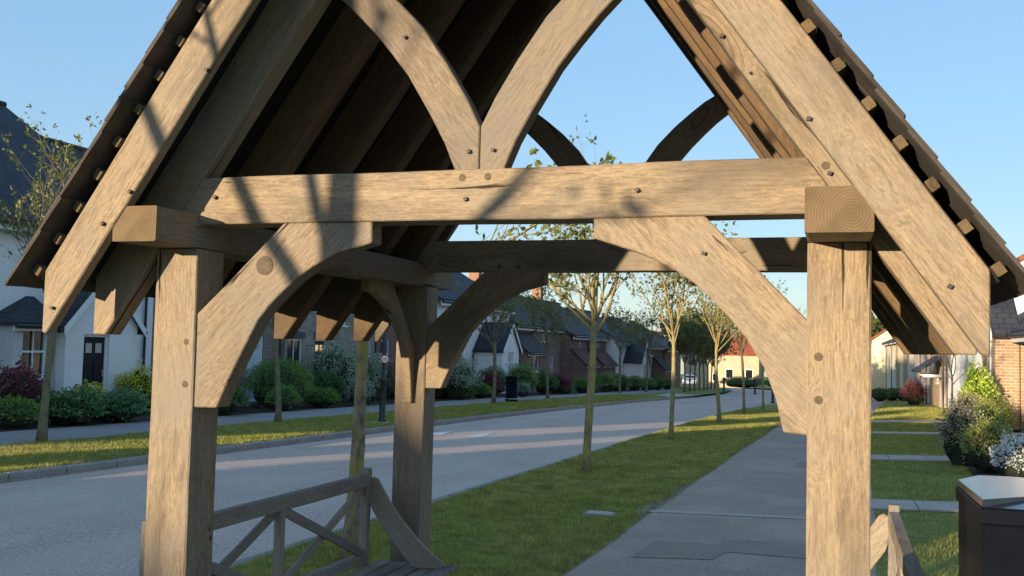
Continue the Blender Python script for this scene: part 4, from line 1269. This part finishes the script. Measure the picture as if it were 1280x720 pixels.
h = House(-13.6, 70.52, 77.5, 1, 'far red brick house with dark tiled lean-to, right of the far white house')
ops = [(71.4, 72.4, -.6, .3), (75.8, 76.6, -.6, .3), (72, 72.8, 1.1, 1.9)]
h.wallmesh('wall', 0, 70.52, 77.5, -1.6, 1.9, ops, MT['brickr'], .11, -7, 3.9)
h.roof_along(0, -7, 70.52, 77.5, 1.9, 3.9, MT['rooftile'], .25, .12)
for q in ops: h.window(*q)
h.leanto(73.0, 76.0, .9, -1.6, .1, 1.0, 'brickr', 'rooftile')

h = House(-13.4, 77.52, 86.0, 1, 'farthest dark red brick house on the left, before the road bends')
ops = [(79, 79.8, -.8, .2), (83, 83.8, -.8, .2), (80.5, 81.3, .8, 1.5)]
h.wallmesh('wall', 0, 77.52, 86, -1.8, 1.7, ops, MT['brickr'], .11, -7, 3.6)
h.roof_along(0, -7, 77.52, 86, 1.7, 3.6, MT['rusttile'], .25, .12)
for q in ops: h.window(*q)

# --- unseen houses continuing the row behind the viewpoint, added and sized for shade
for (ya, yb, ev, rg, wm, rm, lab) in ((-35.6, -25.0, 3.9, 6.2, 'brickd', 'rooftile', 'unseen brown brick house with tiled roof, added behind the viewpoint to cast shade'),
                                      (-62.0, -36.0, 2.8, 5.1, 'stone', 'rooftile', 'unseen low stone house, added farthest behind the viewpoint to cast shade')):
    h = House(-17, ya, yb, 1, lab, base=0)
    ops = [(ya+2, ya+3.2, .8, 1.9), ((ya+yb)/2, (ya+yb)/2+1.2, .8, 1.9), (yb-3.2, yb-2, .8, 1.9)]
    h.wallmesh('wall', 0, ya, yb, -.2, ev, ops, MT[wm], .11, -6, rg)
    h.roof_along(0, -6, ya, yb, ev, rg, MT[rm], .3, .1)
    for q in ops: h.window(*q)
    h.door(ya+5, ya+5.9, 0.02, 2.0, 'doorblack', .11, .10)

# --- right row, facing the evening sun
h = House(4.25, 14.0, 27.9, -1, 'low buff brick house with dark tiled roof and white doors at the right edge')
b = h.base
ops = [(19.6, 23.2, b, 2.12), (24.0, 24.5, b, 2.1)]
h.wallmesh('wall', 0, 14.0, 27.9, b-.2, 2.3, ops, MT['brickb'], .11, -6.5, 4.35)
h.roof_along(0, -6.5, 14.0, 27.9, 2.3, 4.35, MT['slate'], .25, .10)
h.bx('garage_door', -.10, -.06, 19.62, 23.18, b, 2.1, MT['white']); h.bx('side_panel', -.10, -.06, 24.02, 24.48, b, 2.08, MT['white'])
h.bx('door_post', .003, .07, 24.6, 24.82, b, 2.2, MT['white']); h.bx('door_post', .003, .07, 26.2, 26.36, b, 2.2, MT['white']); h.bx('entry_plate', -.058, -.04, 21.4, 21.6, .9, 1.2, MT['doorblack'])
h.porch_gable(23.3, 25.6, .55, b, 2.25, 3.15, 'brickb', 'slate', (23.9, 24.8, b+.02, 2.05), 'white')
h.chimney(-3.3, 23.5, 4.2, 5.0)
mb = MB(); mb.tube([h.p(.0, 26.9, 2.30), h.p(.2, 26.9, 2.52), h.p(.38, 26.9, 2.5), h.p(.42, 26.9, 2.36)], [.014]*4, 6); lo = mb.build('lamp_arm', MT['metal'], h.e)
mb = MB(); mb.lathe([(.13, 0), (.11, .06), (.03, .14)], c=h.p(.42, 26.9, 2.22), n=12); mb.build('lamp_shade', MT['white'], h.e, True)

h = House(4.15, 28.4, 39.0, -1, 'sunlit white rendered house on the right behind the small bare tree')
b = h.base
ops = [(36.8, 37.5, .9, 1.9), (30.4, 31.2, 2.6, 3.5)]
h.wallmesh('wall', 0, 28.4, 39.0, b-.3, 3.9, ops, MT['render'], .11, -7, 6.0)
h.roof_along(0, -7, 28.4, 39.0, 3.9, 6.0, MT['redtile'], .25, .10)
for q in ops: h.window(*q)
for u in (28.42,):
    for k in range(15): h.bx('quoin', .003, .03, u, u+(.75 if k % 2 else .5), b+.28*k, b+.28*k+.265, MT['buffstone'])
h.downpipe(38.7, b, 3.7, .06, 'gutter')

h = House(4.1, 39.02, 56.0, -1, 'buff stone and pink rendered house with small grey porch canopy')
b = h.base
ops = [(42.0, 42.8, .5, 1.5), (47.5, 48.4, .3, 1.4), (52.0, 52.9, .2, 1.3)]
h.wallmesh('wall', 0, 39.02, 56.0, b-.3, 3.4, ops, MT['buffstone'], .11, -7, 5.5)
h.roof_along(0, -7, 39.02, 56.0, 3.4, 5.5, MT['slate'], .25, .10)
for q in ops: h.window(*q)
h.bx('render_panel', .004, .03, 46.0, 55.0, b-.1, 3.35, MT['pinkr']); h.bx('render_panel', .004, .03, 39.1, 41.3, b-.1, 1.2, MT['pinkr'])
h.slab('canopy', (1.0, 39.9, .98), (1.0, 43.2, .98), (0, 43.2, 1.65), (0, 39.9, 1.65), MT['slate'], .08)
for u in (40.1, 43.0): h.bx('canopy_bracket', .01, .75, u-.04, u+.04, .75, .86, MT['white'])
for u in (39.3, 47.0, 50.5): h.downpipe(u, b, 3.3, .08)
h.bx('band', .004, .05, 41.3, 45.9, b+2.0, b+2.12, MT['buffstone'])

h = House(4.3, 56.02, 95.0, -1, 'long cream rendered house with grey hipped porch roof and red tiled gable far right')
b = h.base
ops = [(60, 61, .0, 1.1), (67, 68, -.2, .9), (78, 79.2, -.5, .7), (87, 88, -.6, .6)]
h.wallmesh('wall', 0, 56.02, 95.0, b-.9, 2.75, ops, MT['cream'], .11, -7, 4.3)
h.roof_along(0, -7, 56.02, 95.0, 2.75, 4.3, MT['slate'], .3, .12)
for q in ops: h.window(*q)
for u in (57, 75, 82, 91): h.downpipe(u, b-.5, 2.6, .08)
for u in (64.5, 72.5):
    h.bx('stone_pier', .004, .12, u, u+2.2, b-.4, 2.6, MT['buffstone'])
h = House(3.2, 97.0, 108.0, -1, 'cream house with bright red gabled roof at the far end of the right row')
b = h.base
ops = [(99, 100, -.8, .4), (104, 105, -.8, .4)]
h.wallmesh('wall', 0, 97, 108, b-.5, 3.1, ops, MT['cream'], .11, -7, 5.6)
h.roof_along(0, -7, 97, 108, 3.1, 5.6, MT['redtile'], .3, .3)
for q in ops: h.window(*q)
h.leanto(98.5, 101.5, .8, b-.5, .9, 1.3, 'white', 'slate', [(98.9, 101.1, -1.0, .6)]); h.window(98.9, 101.1, -1.0, .6, .8, 3, 2)

# --- houses beyond the bend, facing the low sun
def far_house(x, y, w, dpt, base, eave, ridge, wall, roof, label, front_gable=False):
    hh = thing('far_house', (x, y, base), label, 'house', 'houses beyond the road bend')
    m_ = MB(); m_.box(-w/2, w/2, 0, dpt, -.6, eave-base)
    m_.add([(-w/2, 0, eave-base), (-w/2, dpt, eave-base), (-w/2, dpt/2, ridge-base)], [(0, 1, 2)]); m_.add([(w/2, 0, eave-base), (w/2, dpt, eave-base), (w/2, dpt/2, ridge-base)], [(0, 1, 2)])
    m_.build('wall', MT[wall], hh)
    for s_, ye in ((-1, -.25), (1, dpt+.25)):
        sl = (ridge-eave)/(dpt/2)
        P = [Vector((-w/2-.2, ye, eave-base-.25*sl+.1)), Vector((w/2+.2, ye, eave-base-.25*sl+.1)), Vector((w/2+.2, dpt/2, ridge-base+.1)), Vector((-w/2-.2, dpt/2, ridge-base+.1))]
        n_ = (P[1]-P[0]).cross(P[3]-P[0]).normalized()
        if n_.z < 0: n_ = -n_
        oriented('roof', P+[q-n_*.12 for q in P], [(0, 1, 2, 3), (4, 7, 6, 5), (0, 4, 5, 1), (1, 5, 6, 2), (2, 6, 7, 3), (3, 7, 4, 0)], MT[roof], hh, P[1]-P[0], 0, n_)
    nwin = max(2, int(w/2.6))
    for k in range(nwin):
        for z in (.9, 2.9):
            if z+1.1 > eave-base: continue
            xx = -w/2+w*(k+.5)/nwin
            f_ = box('window', xx-.45, xx+.45, -.04, .03, z, z+1.1, MT['white'], hh)
            box('pane', -.38, .38, -.045, -.036, -.47, .47, MT['glass'], f_)
    c_ = box('chimney', -w/2+.3, -w/2+1.0, dpt/2-.35, dpt/2+.35, ridge-base-.4, ridge-base+.9, MT['chim'], hh)
    return hh
far_house(-10.6, 112, 4.4, 7, -2.4, 1.3, 3.6, 'creamd', 'redtile', 'cream house with bright orange-red roof beyond the bend')
far_house(-2.2, 108, 6.0, 7, -2.4, 2.0, 4.2, 'creamd', 'slate', 'cream gabled house right of the orange-red roof, behind the brace')
far_house(-29, 128, 12, 7, -3.0, 1.8, 4.0, 'creamd', 'rusttile', 'long pale house behind the bend trees with rust roof')
far_house(-42, 122, 10, 7, -3.0, 1.6, 4.3, 'brickb', 'rusttile', 'buff house with brown roof above the far left terrace')
far_house(-16.5, 140, 9, 7, -3.6, 1.6, 3.6, 'creamd', 'redtile', 'pale house with red roof deep behind the bend trees')

# ------------------------------------------------------------------ parked car beyond the bend
MT['carpaint'] = mat_plain('car_paint', (0.20, 0.26, 0.36), 0.25, 0.05, 2, 0, 0.6)
MT['tyre'] = mat_plain('tyre_rubber', (0.02, 0.02, 0.02), 0.85, 0.2)
cxx, cyy = -17.2, 119.0
car = thing('parked_car', (cxx, cyy, gz(cxx, cyy)+ROADZ), 'small blue-grey car on the far road beyond the bend', 'car', None, R(6))
prof = [(-2.0, .35), (-2.05, .62), (-1.95, .80), (-1.05, .93), (-.45, 1.40), (.95, 1.44), (1.65, 1.0), (2.0, .92), (2.05, .5), (1.95, .30)]
def carloft(name, rows, mat):
    vs = []; fs = []; n = len(rows[0])
    for r_ in rows: vs += r_
    for i in range(len(rows)-1):
        for k in range(n):
            k2 = (k+1) % n; fs.append((i*n+k, i*n+k2, (i+1)*n+k2, (i+1)*n+k))
    fs.append(tuple(range(n))[::-1]); fs.append(tuple((len(rows)-1)*n+k for k in range(n)))
    me = newmesh(name, vs, fs, mat); chamfer(me, .04); return link(name, me, car)
def widthat(z): return .86 if z < .95 else .86-(z-.95)*.42
rows = []
for wv in (-1, -.94, .94, 1):
    sh = 1 if abs(wv) < 1 else .97
    rows.append([(wv*widthat(z)*1.0, y*sh, .35+(z-.35)*(1 if abs(wv) < 1 else .97)) for y, z in prof])
carloft('body', rows, MT['carpaint'])
box('windscreen', -.62, .62, -.92, -.62, 1.03, 1.30, MT['glass'], car); box('rear_window', -.6, .6, 1.15, 1.5, 1.05, 1.30, MT['glass'], car)
for sx_ in (-1, 1):
    box('side_window', sx_*.79, sx_*.84, -.35, 1.1, 1.0, 1.30, MT['glass'], car)
    box('headlight', sx_*.45, sx_*.78, -2.06, -1.98, .64, .78, MT['white'], car)
    for yy in (-1.3, 1.3):
        m_ = MB(); m_.lathe([(.31, -.1), (.31, .1)], n=16)
        w_ = link('wheel', newmesh('wheel', m_.v, m_.f, MT['tyre']), car, Matrix.Translation((sx_*.78, yy, .31)) @ Matrix.Rotation(R(90), 4, 'Y'))
        m_ = MB(); m_.lathe([(.19, -.105), (.19, .105)], n=12); link('rim', newmesh('rim', m_.v, m_.f, MT['metal']), w_)
box('number_plate', -.26, .26, -2.075, -2.055, .42, .53, MT['white'], car)

# ------------------------------------------------------------------ shrubs
def lumpy(P, seed, amp):
    r = np.random.default_rng(seed)
    out = np.zeros(len(P))
    for _ in range(7):
        k = r.normal(size=3)*r.uniform(1.5, 5); out += np.sin(P @ k+r.uniform(0, 6.28))
    return 1+amp*out/7
def shrub_mesh(kind, seed, r, h):
    nr = np.random.default_rng(seed)
    P = dict(dome=(900, .045, .10, 'g1'), glossy=(700, .075, .28, 'g2'), juniper=(1000, .055, .30, 'g3'), maroon=(700, .065, .30, 'mr'), yellow=(700, .06, .32, 'yl'),
             greyleaf=(650, .075, .34, 'gy'), greymound=(800, .05, .20, 'gg'), green=(800, .06, .26, 'g4'), purpleflower=(800, .06, .3, 'pf'), heather=(1500, .035, .30, 'ht'),
             olive=(1800, .032, .22, 'ol'), upright=(1000, .07, .34, 'up'), silver=(1300, .045, .30, 'sv'), hedge=(700, .07, .15, 'g2'))[kind]
    dens, leaf, amp, mk = P
    area = 4*math.pi*(((r*r)**1.6+2*(r*h*.6)**1.6)/3)**(1/1.6)*.75
    N = int(min(9000, max(500, dens*area*1.6)))
    d = nr.normal(size=(N, 3)); d[:, 2] = np.abs(d[:, 2])*1.0-.15; d /= np.linalg.norm(d, axis=1, keepdims=True)
    lump = lumpy(d*2.2, seed, amp*2.0)
    depth = nr.uniform(.80 if kind in ('dome', 'hedge') else .62, 1.03, N)
    rad = (lump*depth)[:, None]
    zc = .42*h
    if kind == 'upright': sq = np.array([r*.9, r*.9, h*.58])
    elif kind == 'hedge': sq = np.array([r*1.1, r*1.1, h*.58])
    else: sq = np.array([r, r, h*.60])
    C_ = d*rad*sq+np.array([0, 0, zc]); C_[:, 2] = np.clip(C_[:, 2], .02, None)
    quads = leaf_quads(C_, d*np.array([1, 1, 1.2])+.2*nr.normal(size=(N, 3)), leaf, nr, .6)
    # dark filler core, stops views through the leaves
    bm_ = bmesh.new(); bmesh.ops.create_icosphere(bm_, subdivisions=3, radius=1)
    vv = np.array([v.co[:] for v in bm_.verts]); lf = lumpy(vv*2.2, seed, amp*2.0)
    for v, f_, q in zip(bm_.verts, lf, vv):
        v.co = Vector((q[0]*sq[0]*f_*.72, q[1]*sq[1]*f_*.72, max(0.0, q[2]*sq[2]*f_*.74+zc)))
    core = bpy.data.meshes.new('core'); bm_.to_mesh(core); bm_.free()
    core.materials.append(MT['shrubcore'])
    return core, np_mesh('foliage', quads, 4, MT['lf_'+mk])
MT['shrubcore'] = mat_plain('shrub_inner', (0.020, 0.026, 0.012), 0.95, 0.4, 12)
for k_, c_ in dict(g1=((.030, .060, .012), (.055, .095, .018), (.085, .13, .03)), g2=((.020, .042, .014), (.035, .065, .02), (.075, .11, .045)), g3=((.025, .06, .026), (.04, .085, .035), (.07, .12, .05)),
                   mr=((.05, .012, .018), (.085, .022, .03), (.06, .04, .03)), yl=((.09, .11, .012), (.19, .19, .02), (.30, .26, .03)), gy=((.05, .07, .045), (.10, .125, .085), (.22, .24, .18)),
                   gg=((.06, .075, .055), (.10, .12, .09), (.14, .15, .12)), g4=((.04, .07, .018), (.075, .11, .03), (.12, .15, .05)), pf=((.05, .065, .03), (.09, .09, .05), (.20, .06, .10)),
                   ht=((.05, .065, .022), (.10, .10, .035), (.36, .17, .20)), ol=((.06, .075, .02), (.11, .125, .03), (.19, .17, .05)), up=((.06, .10, .015), (.13, .18, .025), (.23, .25, .05)), sv=((.16, .18, .15), (.30, .32, .28), (.48, .49, .45))).items():
    MT['lf_'+k_] = mat_leaf('leaf_'+k_, *[tuple(min(.8, 3.0*v_) for v_ in q_) for q_ in c_], trans=.25)
MT['flax'] = mat_leaf('flax_blade', (.07, .09, .03), (.17, .16, .07), (.28, .23, .12), .2)
def spiky_mesh(seed, r, h):
    rr = random.Random(seed); q = []
    for _ in range(95):
        a = rr.uniform(0, 6.283); ln = rr.uniform(.7, 1.05)*math.hypot(r, h)*1.1; el = rr.uniform(.5, 1.4); w = .018+.012*rr.random()
        p0 = np.array([.08*math.cos(a), .08*math.sin(a), 0.]); side = np.array([-math.sin(a), math.cos(a), 0])*w
        pts = []; e = el; p = p0.copy()
        for k in range(6):
            pts.append(p.copy()); p = p+np.array([math.cos(a)*math.cos(e), math.sin(a)*math.cos(e), math.sin(e)])*ln/5; e -= rr.uniform(.12, .34)
        for k in range(5):
            w0, w1 = 1-k/5.5, 1-(k+1)/5.5
            q.append([pts[k]-side*w0, pts[k]+side*w0, pts[k+1]+side*w1, pts[k+1]-side*w1])
    return np_mesh('blades', np.array(q), 4, MT['flax'])
KIND = dict(dome=('clipped_shrub', 'rounded clipped green shrub'), glossy=('shrub', 'dark glossy green shrub'), juniper=('spreading_shrub', 'blue-green spreading shrub'), maroon=('purple_shrub', 'dark purple-leaved shrub'), yellow=('golden_shrub', 'yellow-green golden shrub'),
            greyleaf=('variegated_shrub', 'loose grey-green variegated shrub'), greymound=('grey_shrub', 'low grey-green mounded shrub'), green=('shrub', 'mid-green rounded shrub'), purpleflower=('flowering_shrub', 'shrub with purple-pink flowers'), heather=('heather', 'pink-flushed heathery shrub'),
            olive=('shrub', 'dense sunlit olive-green shrub'), upright=('shrub', 'bright upright green shrub'), silver=('silver_shrub', 'silver-leaved shrub'), hedge=('hedge', 'low dark hedge'), spiky=('flax_plant', 'arching strap-leaved flax plant'))
SH = [('dome', -14.45, 11.10, .46, .55, 'left of the leaning tree trunk at the far left edge'), ('maroon', -15.5, 12.2, .60, 1.08, 'under the white house window'), ('spiky', -15.4, 11.2, .35, 1.25, 'at the far left edge by the downpipe'),
      ('glossy', -14.30, 12.36, .60, .66, 'right of the leaning tree trunk'), ('yellow', -15.2, 13.9, .34, .74, 'before the black front door'), ('juniper', -14.25, 13.60, .60, .62, 'by the front path of the white house'), ('yellow', -15.7, 15.9, .46, 1.02, 'right of the black front door'), ('juniper', -15.6, 16.5, .4, .6, 'half behind the front left post'),
      ('spiky', -14.90, 18.5, .62, 1.26, 'before the dark brick house'), ('glossy', -13.95, 17.0, .45, .78, 'under the strap-leaved flax plant'), ('dome', -14.9, 20.9, .98, 1.36, 'largest, beside the pale blue door'), ('dome', -13.95, 19.6, .44, .66, 'in front of the largest clipped one'), ('dome', -14.2, 22.1, .52, .56, 'in front of the stone house window'),
      ('greyleaf', -15.60, 25.3, .78, 1.8, 'in front of the stone house door'), ('greyleaf', -15.1, 26.9, .60, 1.45, 'just behind the lichen-yellow trunk'), ('greymound', -13.9, 23.9, .44, .85, 'left of the lamp column'), ('purpleflower', -15.5, 28.7, .70, 1.4, 'behind the lamp column'), ('glossy', -15.01, 23.9, .5, .95, 'left of the lichen-yellow trunk'),
      ('glossy', -15.8, 22.4, .6, 1.1, 'behind the largest clipped shrub'), ('juniper', -15.9, 30.6, .8, 1.2, 'before the narrow red brick house'),
      ('greyleaf', -14.0, 31.5, .95, 1.66, 'tallest, right of the rear post'), ('glossy', -13.5, 31.7, .43, .5, 'low, left of the tree by the round bin'), ('dome', -13.6, 33.9, .45, .58, 'just left of the round litter bin'), ('maroon', -13.9, 35.6, .52, 1.04, 'behind the round litter bin'), ('juniper', -14.6, 38.2, .78, 1.2, 'under the white porch'),
      ('green', -13.6, 39.4, .72, 1.35, 'right of the round litter bin'), ('greymound', -12.8, 37.0, .33, .6, 'low, right of the round litter bin'), ('glossy', -13.2, 41.8, .56, 1.07, 'before the brick house window'), ('maroon', -12.9, 43.0, .66, .95, 'before the brick house porch'), ('dome', -12.8, 43.9, .48, .55, 'below the brick house porch'), ('dome', -12.6, 46.8, .6, .8, 'left of the nearest verge tree'), ('spiky', -12.3, 48.2, .36, .75, 'behind the nearest verge tree'),
      ('green', -12.5, 51.5, .65, 1.05, 'first right of the nearest verge tree'), ('glossy', -12.3, 54.5, .65, .95, 'before the far white gabled house'), ('dome', -11.9, 57.0, .6, .9, 'right of the far white gabled house'), ('green', -11.8, 60.8, .6, .8, 'before the far brick lean-to'), ('glossy', -11.5, 63.0, .5, .8, 'near the end of the far terrace'), ('dome', -11.3, 66.0, .5, .8, 'last before the road bends'),
      ('heather', 1.92, 13.9, .36, .98, 'at the front of the right-hand bed'), ('olive', 2.12, 12.75, .37, .80, 'just behind the black bin'), ('upright', 3.25, 22.8, .40, 1.55, 'against the brick house on the right'), ('olive', 3.05, 18.7, .36, 1.02, 'between the heather and the brick house'), ('silver', 2.36, 11.5, .32, .60, 'at the right edge above the black bin'), ('heather', 2.75, 20.5, .40, 1.0, 'behind the front heather'), ('olive', 2.5, 15.6, .40, .95, 'in the middle of the right-hand bed'),
      ('hedge', 2.10, 50.6, .42, .66, 'left end of the far low hedge on the right'), ('hedge', 2.75, 52.0, .40, .63, 'middle of the far low hedge on the right'), ('hedge', 3.35, 52.3, .40, .58, 'right end of the far low hedge'), ('maroon', 3.30, 44.6, .52, 1.05, 'against the pink wall on the right'),
      ('hedge', -9.5, 104.0, 2.2, 1.1, 'below the orange-red roofed house'), ('hedge', -5.0, 101.0, 2.2, 1.1, 'right of the orange-red roofed house'), ('hedge', -21.5, 131.0, 2.2, 1.2, 'behind the parked car'), ('hedge', -27.0, 118.0, 2.2, 1.2, 'left of the parked car'), ('hedge', -1.0, 92.0, 2.0, 1.1, 'far along the road behind the right brace')]
for i, (kd, x, y, r_, h_, where) in enumerate(SH):
    nm, ds = KIND[kd]
    t_ = thing(nm, (x, y, gz(x, y)), ds+' '+where, 'shrub' if kd not in ('spiky', 'hedge') else ('plant' if kd == 'spiky' else 'hedge'), None, i*1.1)
    if kd == 'spiky': link('blades', spiky_mesh(200+i, r_, h_), t_)
    else:
        a_, b_ = shrub_mesh(kd, 200+i, r_, h_)
        link('inner_core', a_, t_); link('foliage', b_, t_)
sheet('flower_bed', ygrid(10.6, 30.0), lambda y: np.full(len(y), 1.75)+.06*(y-10.6), const(4.2), 3, .007, MT['soil'])

# unseen tall hedge added to shade the road, gapped to pass sun streaks
for i, (ya, yb, lab) in enumerate(((-4.2, -2.4, 'short unseen length of tall hedge added behind the viewpoint to cast shade, next to the white house'), (-24.6, -7.6, 'long unseen tall hedge added behind the viewpoint to shade the road'))):
    t_ = thing('shade_hedge', (-15, (ya+yb)/2, 0), lab, 'hedge', 'unseen hedges added to cast shade')
    nr = np.random.default_rng(300+i); ln = yb-ya
    bm_ = bmesh.new(); bmesh.ops.create_cube(bm_, size=1); bmesh.ops.subdivide_edges(bm_, edges=bm_.edges[:], cuts=5, use_grid_fill=True)
    vv = np.array([v.co[:] for v in bm_.verts])*np.array([.6, ln, 4.0])+np.array([0, 0, 2.0]); lf = lumpy(vv*.9, 300+i, .06)
    for v, q, f_ in zip(bm_.verts, vv, lf): v.co = Vector((q[0]*f_, q[1], q[2]*(1+(f_-1)*.4)))
    me = bpy.data.meshes.new('inner_core'); bm_.to_mesh(me); bm_.free(); me.materials.append(MT['shrubcore']); link('inner_core', me, t_)
    N = int(ln*700); u = nr.random((N, 3)); side = nr.random(N)
    P = np.stack([np.where(side < .75, np.where(u[:, 0] < .5, -.32, .32), (u[:, 0]-.5)*.6), (u[:, 1]-.5)*ln, np.where(side < .75, u[:, 2]*4.0, 4.02)], 1)
    link('foliage', np_mesh('foliage', leaf_quads(P, nr.normal(size=(N, 3)), .13, nr, .6), 4, MT['lf_g2']), t_)

# ------------------------------------------------------------------ grass blades (uncountable)
gr = np.random.default_rng(99)
def grass(name, n, fx0, fx1, y0, y1, hmin, hmax, mat, label, ybias=1.0, keep=None):
    u = gr.random(n); Y = y0+(y1-y0)*gr.random(n)**ybias
    X = fx0(Y)+(fx1(Y)-fx0(Y))*u
    if keep is not None:
        m_ = keep(X, Y); X, Y = X[m_], Y[m_]
    N = len(X); Z = g(X, Y)
    pat = (np.sin(X*3.1+1.3*np.sin(Y*1.7))+np.sin(Y*2.3+1.9*np.sin(X*2.2+.7))+np.sin(X*7.7-Y*5.1))/3
    a = gr.uniform(0, 6.283, N); hgt = gr.uniform(hmin, hmax, N)*(1+.45*pat)*(1+.02*np.maximum(Y-8, 0)); w = gr.uniform(.0022, .0042, N)*(1+.09*np.maximum(Y-4, 0))
    ln = gr.uniform(.1, .8, N)*hgt; b_ = gr.uniform(0, 6.283, N)
    s = np.stack([np.cos(a)*w, np.sin(a)*w, np.zeros(N)], 1)
    P = np.stack([X, Y, Z-.004], 1); T = P+np.stack([np.cos(b_)*ln, np.sin(b_)*ln, hgt], 1)
    o = link(name, np_mesh(name, np.stack([P-s, P+s, T], 1), 3, mat))
    return tag(o, label, 'grass', None, 'stuff')
SB = lambda X, Y: ~((Y > 8.2) & (Y < 9.05) | (Y > 14.4) & (Y < 15.4) | (Y > 21.65) & (Y < 22.45) | (Y > 27.2) & (Y < 28.5))
grass('grass', 300000, lambda y: KR(y)+.09, lambda y: path_left(y)-.02-.16*np.clip(np.sin(y*.83+1.2)+.35*np.sin(y*2.9), 0, 1)*.75, 1.5, 34, .022, .048, MT['blade'], 'short green grass blades on the verge between road and path', 1.7, lambda X, Y: ~((np.abs(X+2.27) < .16) & (np.abs(Y-6.43) < .13)))
grass('grass', 140000, lambda y: path_right(y)+.03, lambda y: np.full(len(y), 4.1), .8, 40, .022, .045, MT['blade'], 'short green grass blades on the right-hand lawn', 1.6, lambda X, Y: SB(X, Y) & ~((X > 1.75+.06*(Y-10.6)) & (Y > 10.6) & (Y < 30)))
grass('grass', 150000, lambda y: KL(y)-.11, lambda y: KL(y)-2.72, 5, 45, .03, .055, MT['blade'], 'short green grass blades on the far verge across the road', 1.5)
grass('dry_grass', 14000, lambda y: path_left(y)-.28*np.abs(np.sin(y*.9))-.05, lambda y: path_left(y)-.03, 1.5, 26, .012, .03, MT['straw'], 'straw-coloured dry grass along the path edge', 1.5)
grass('dry_grass', 9000, lambda y: KL(y)-.45, lambda y: KL(y)-.10, 5, 40, .02, .04, MT['straw'], 'straw-coloured dry grass along the far kerb', 1.4)
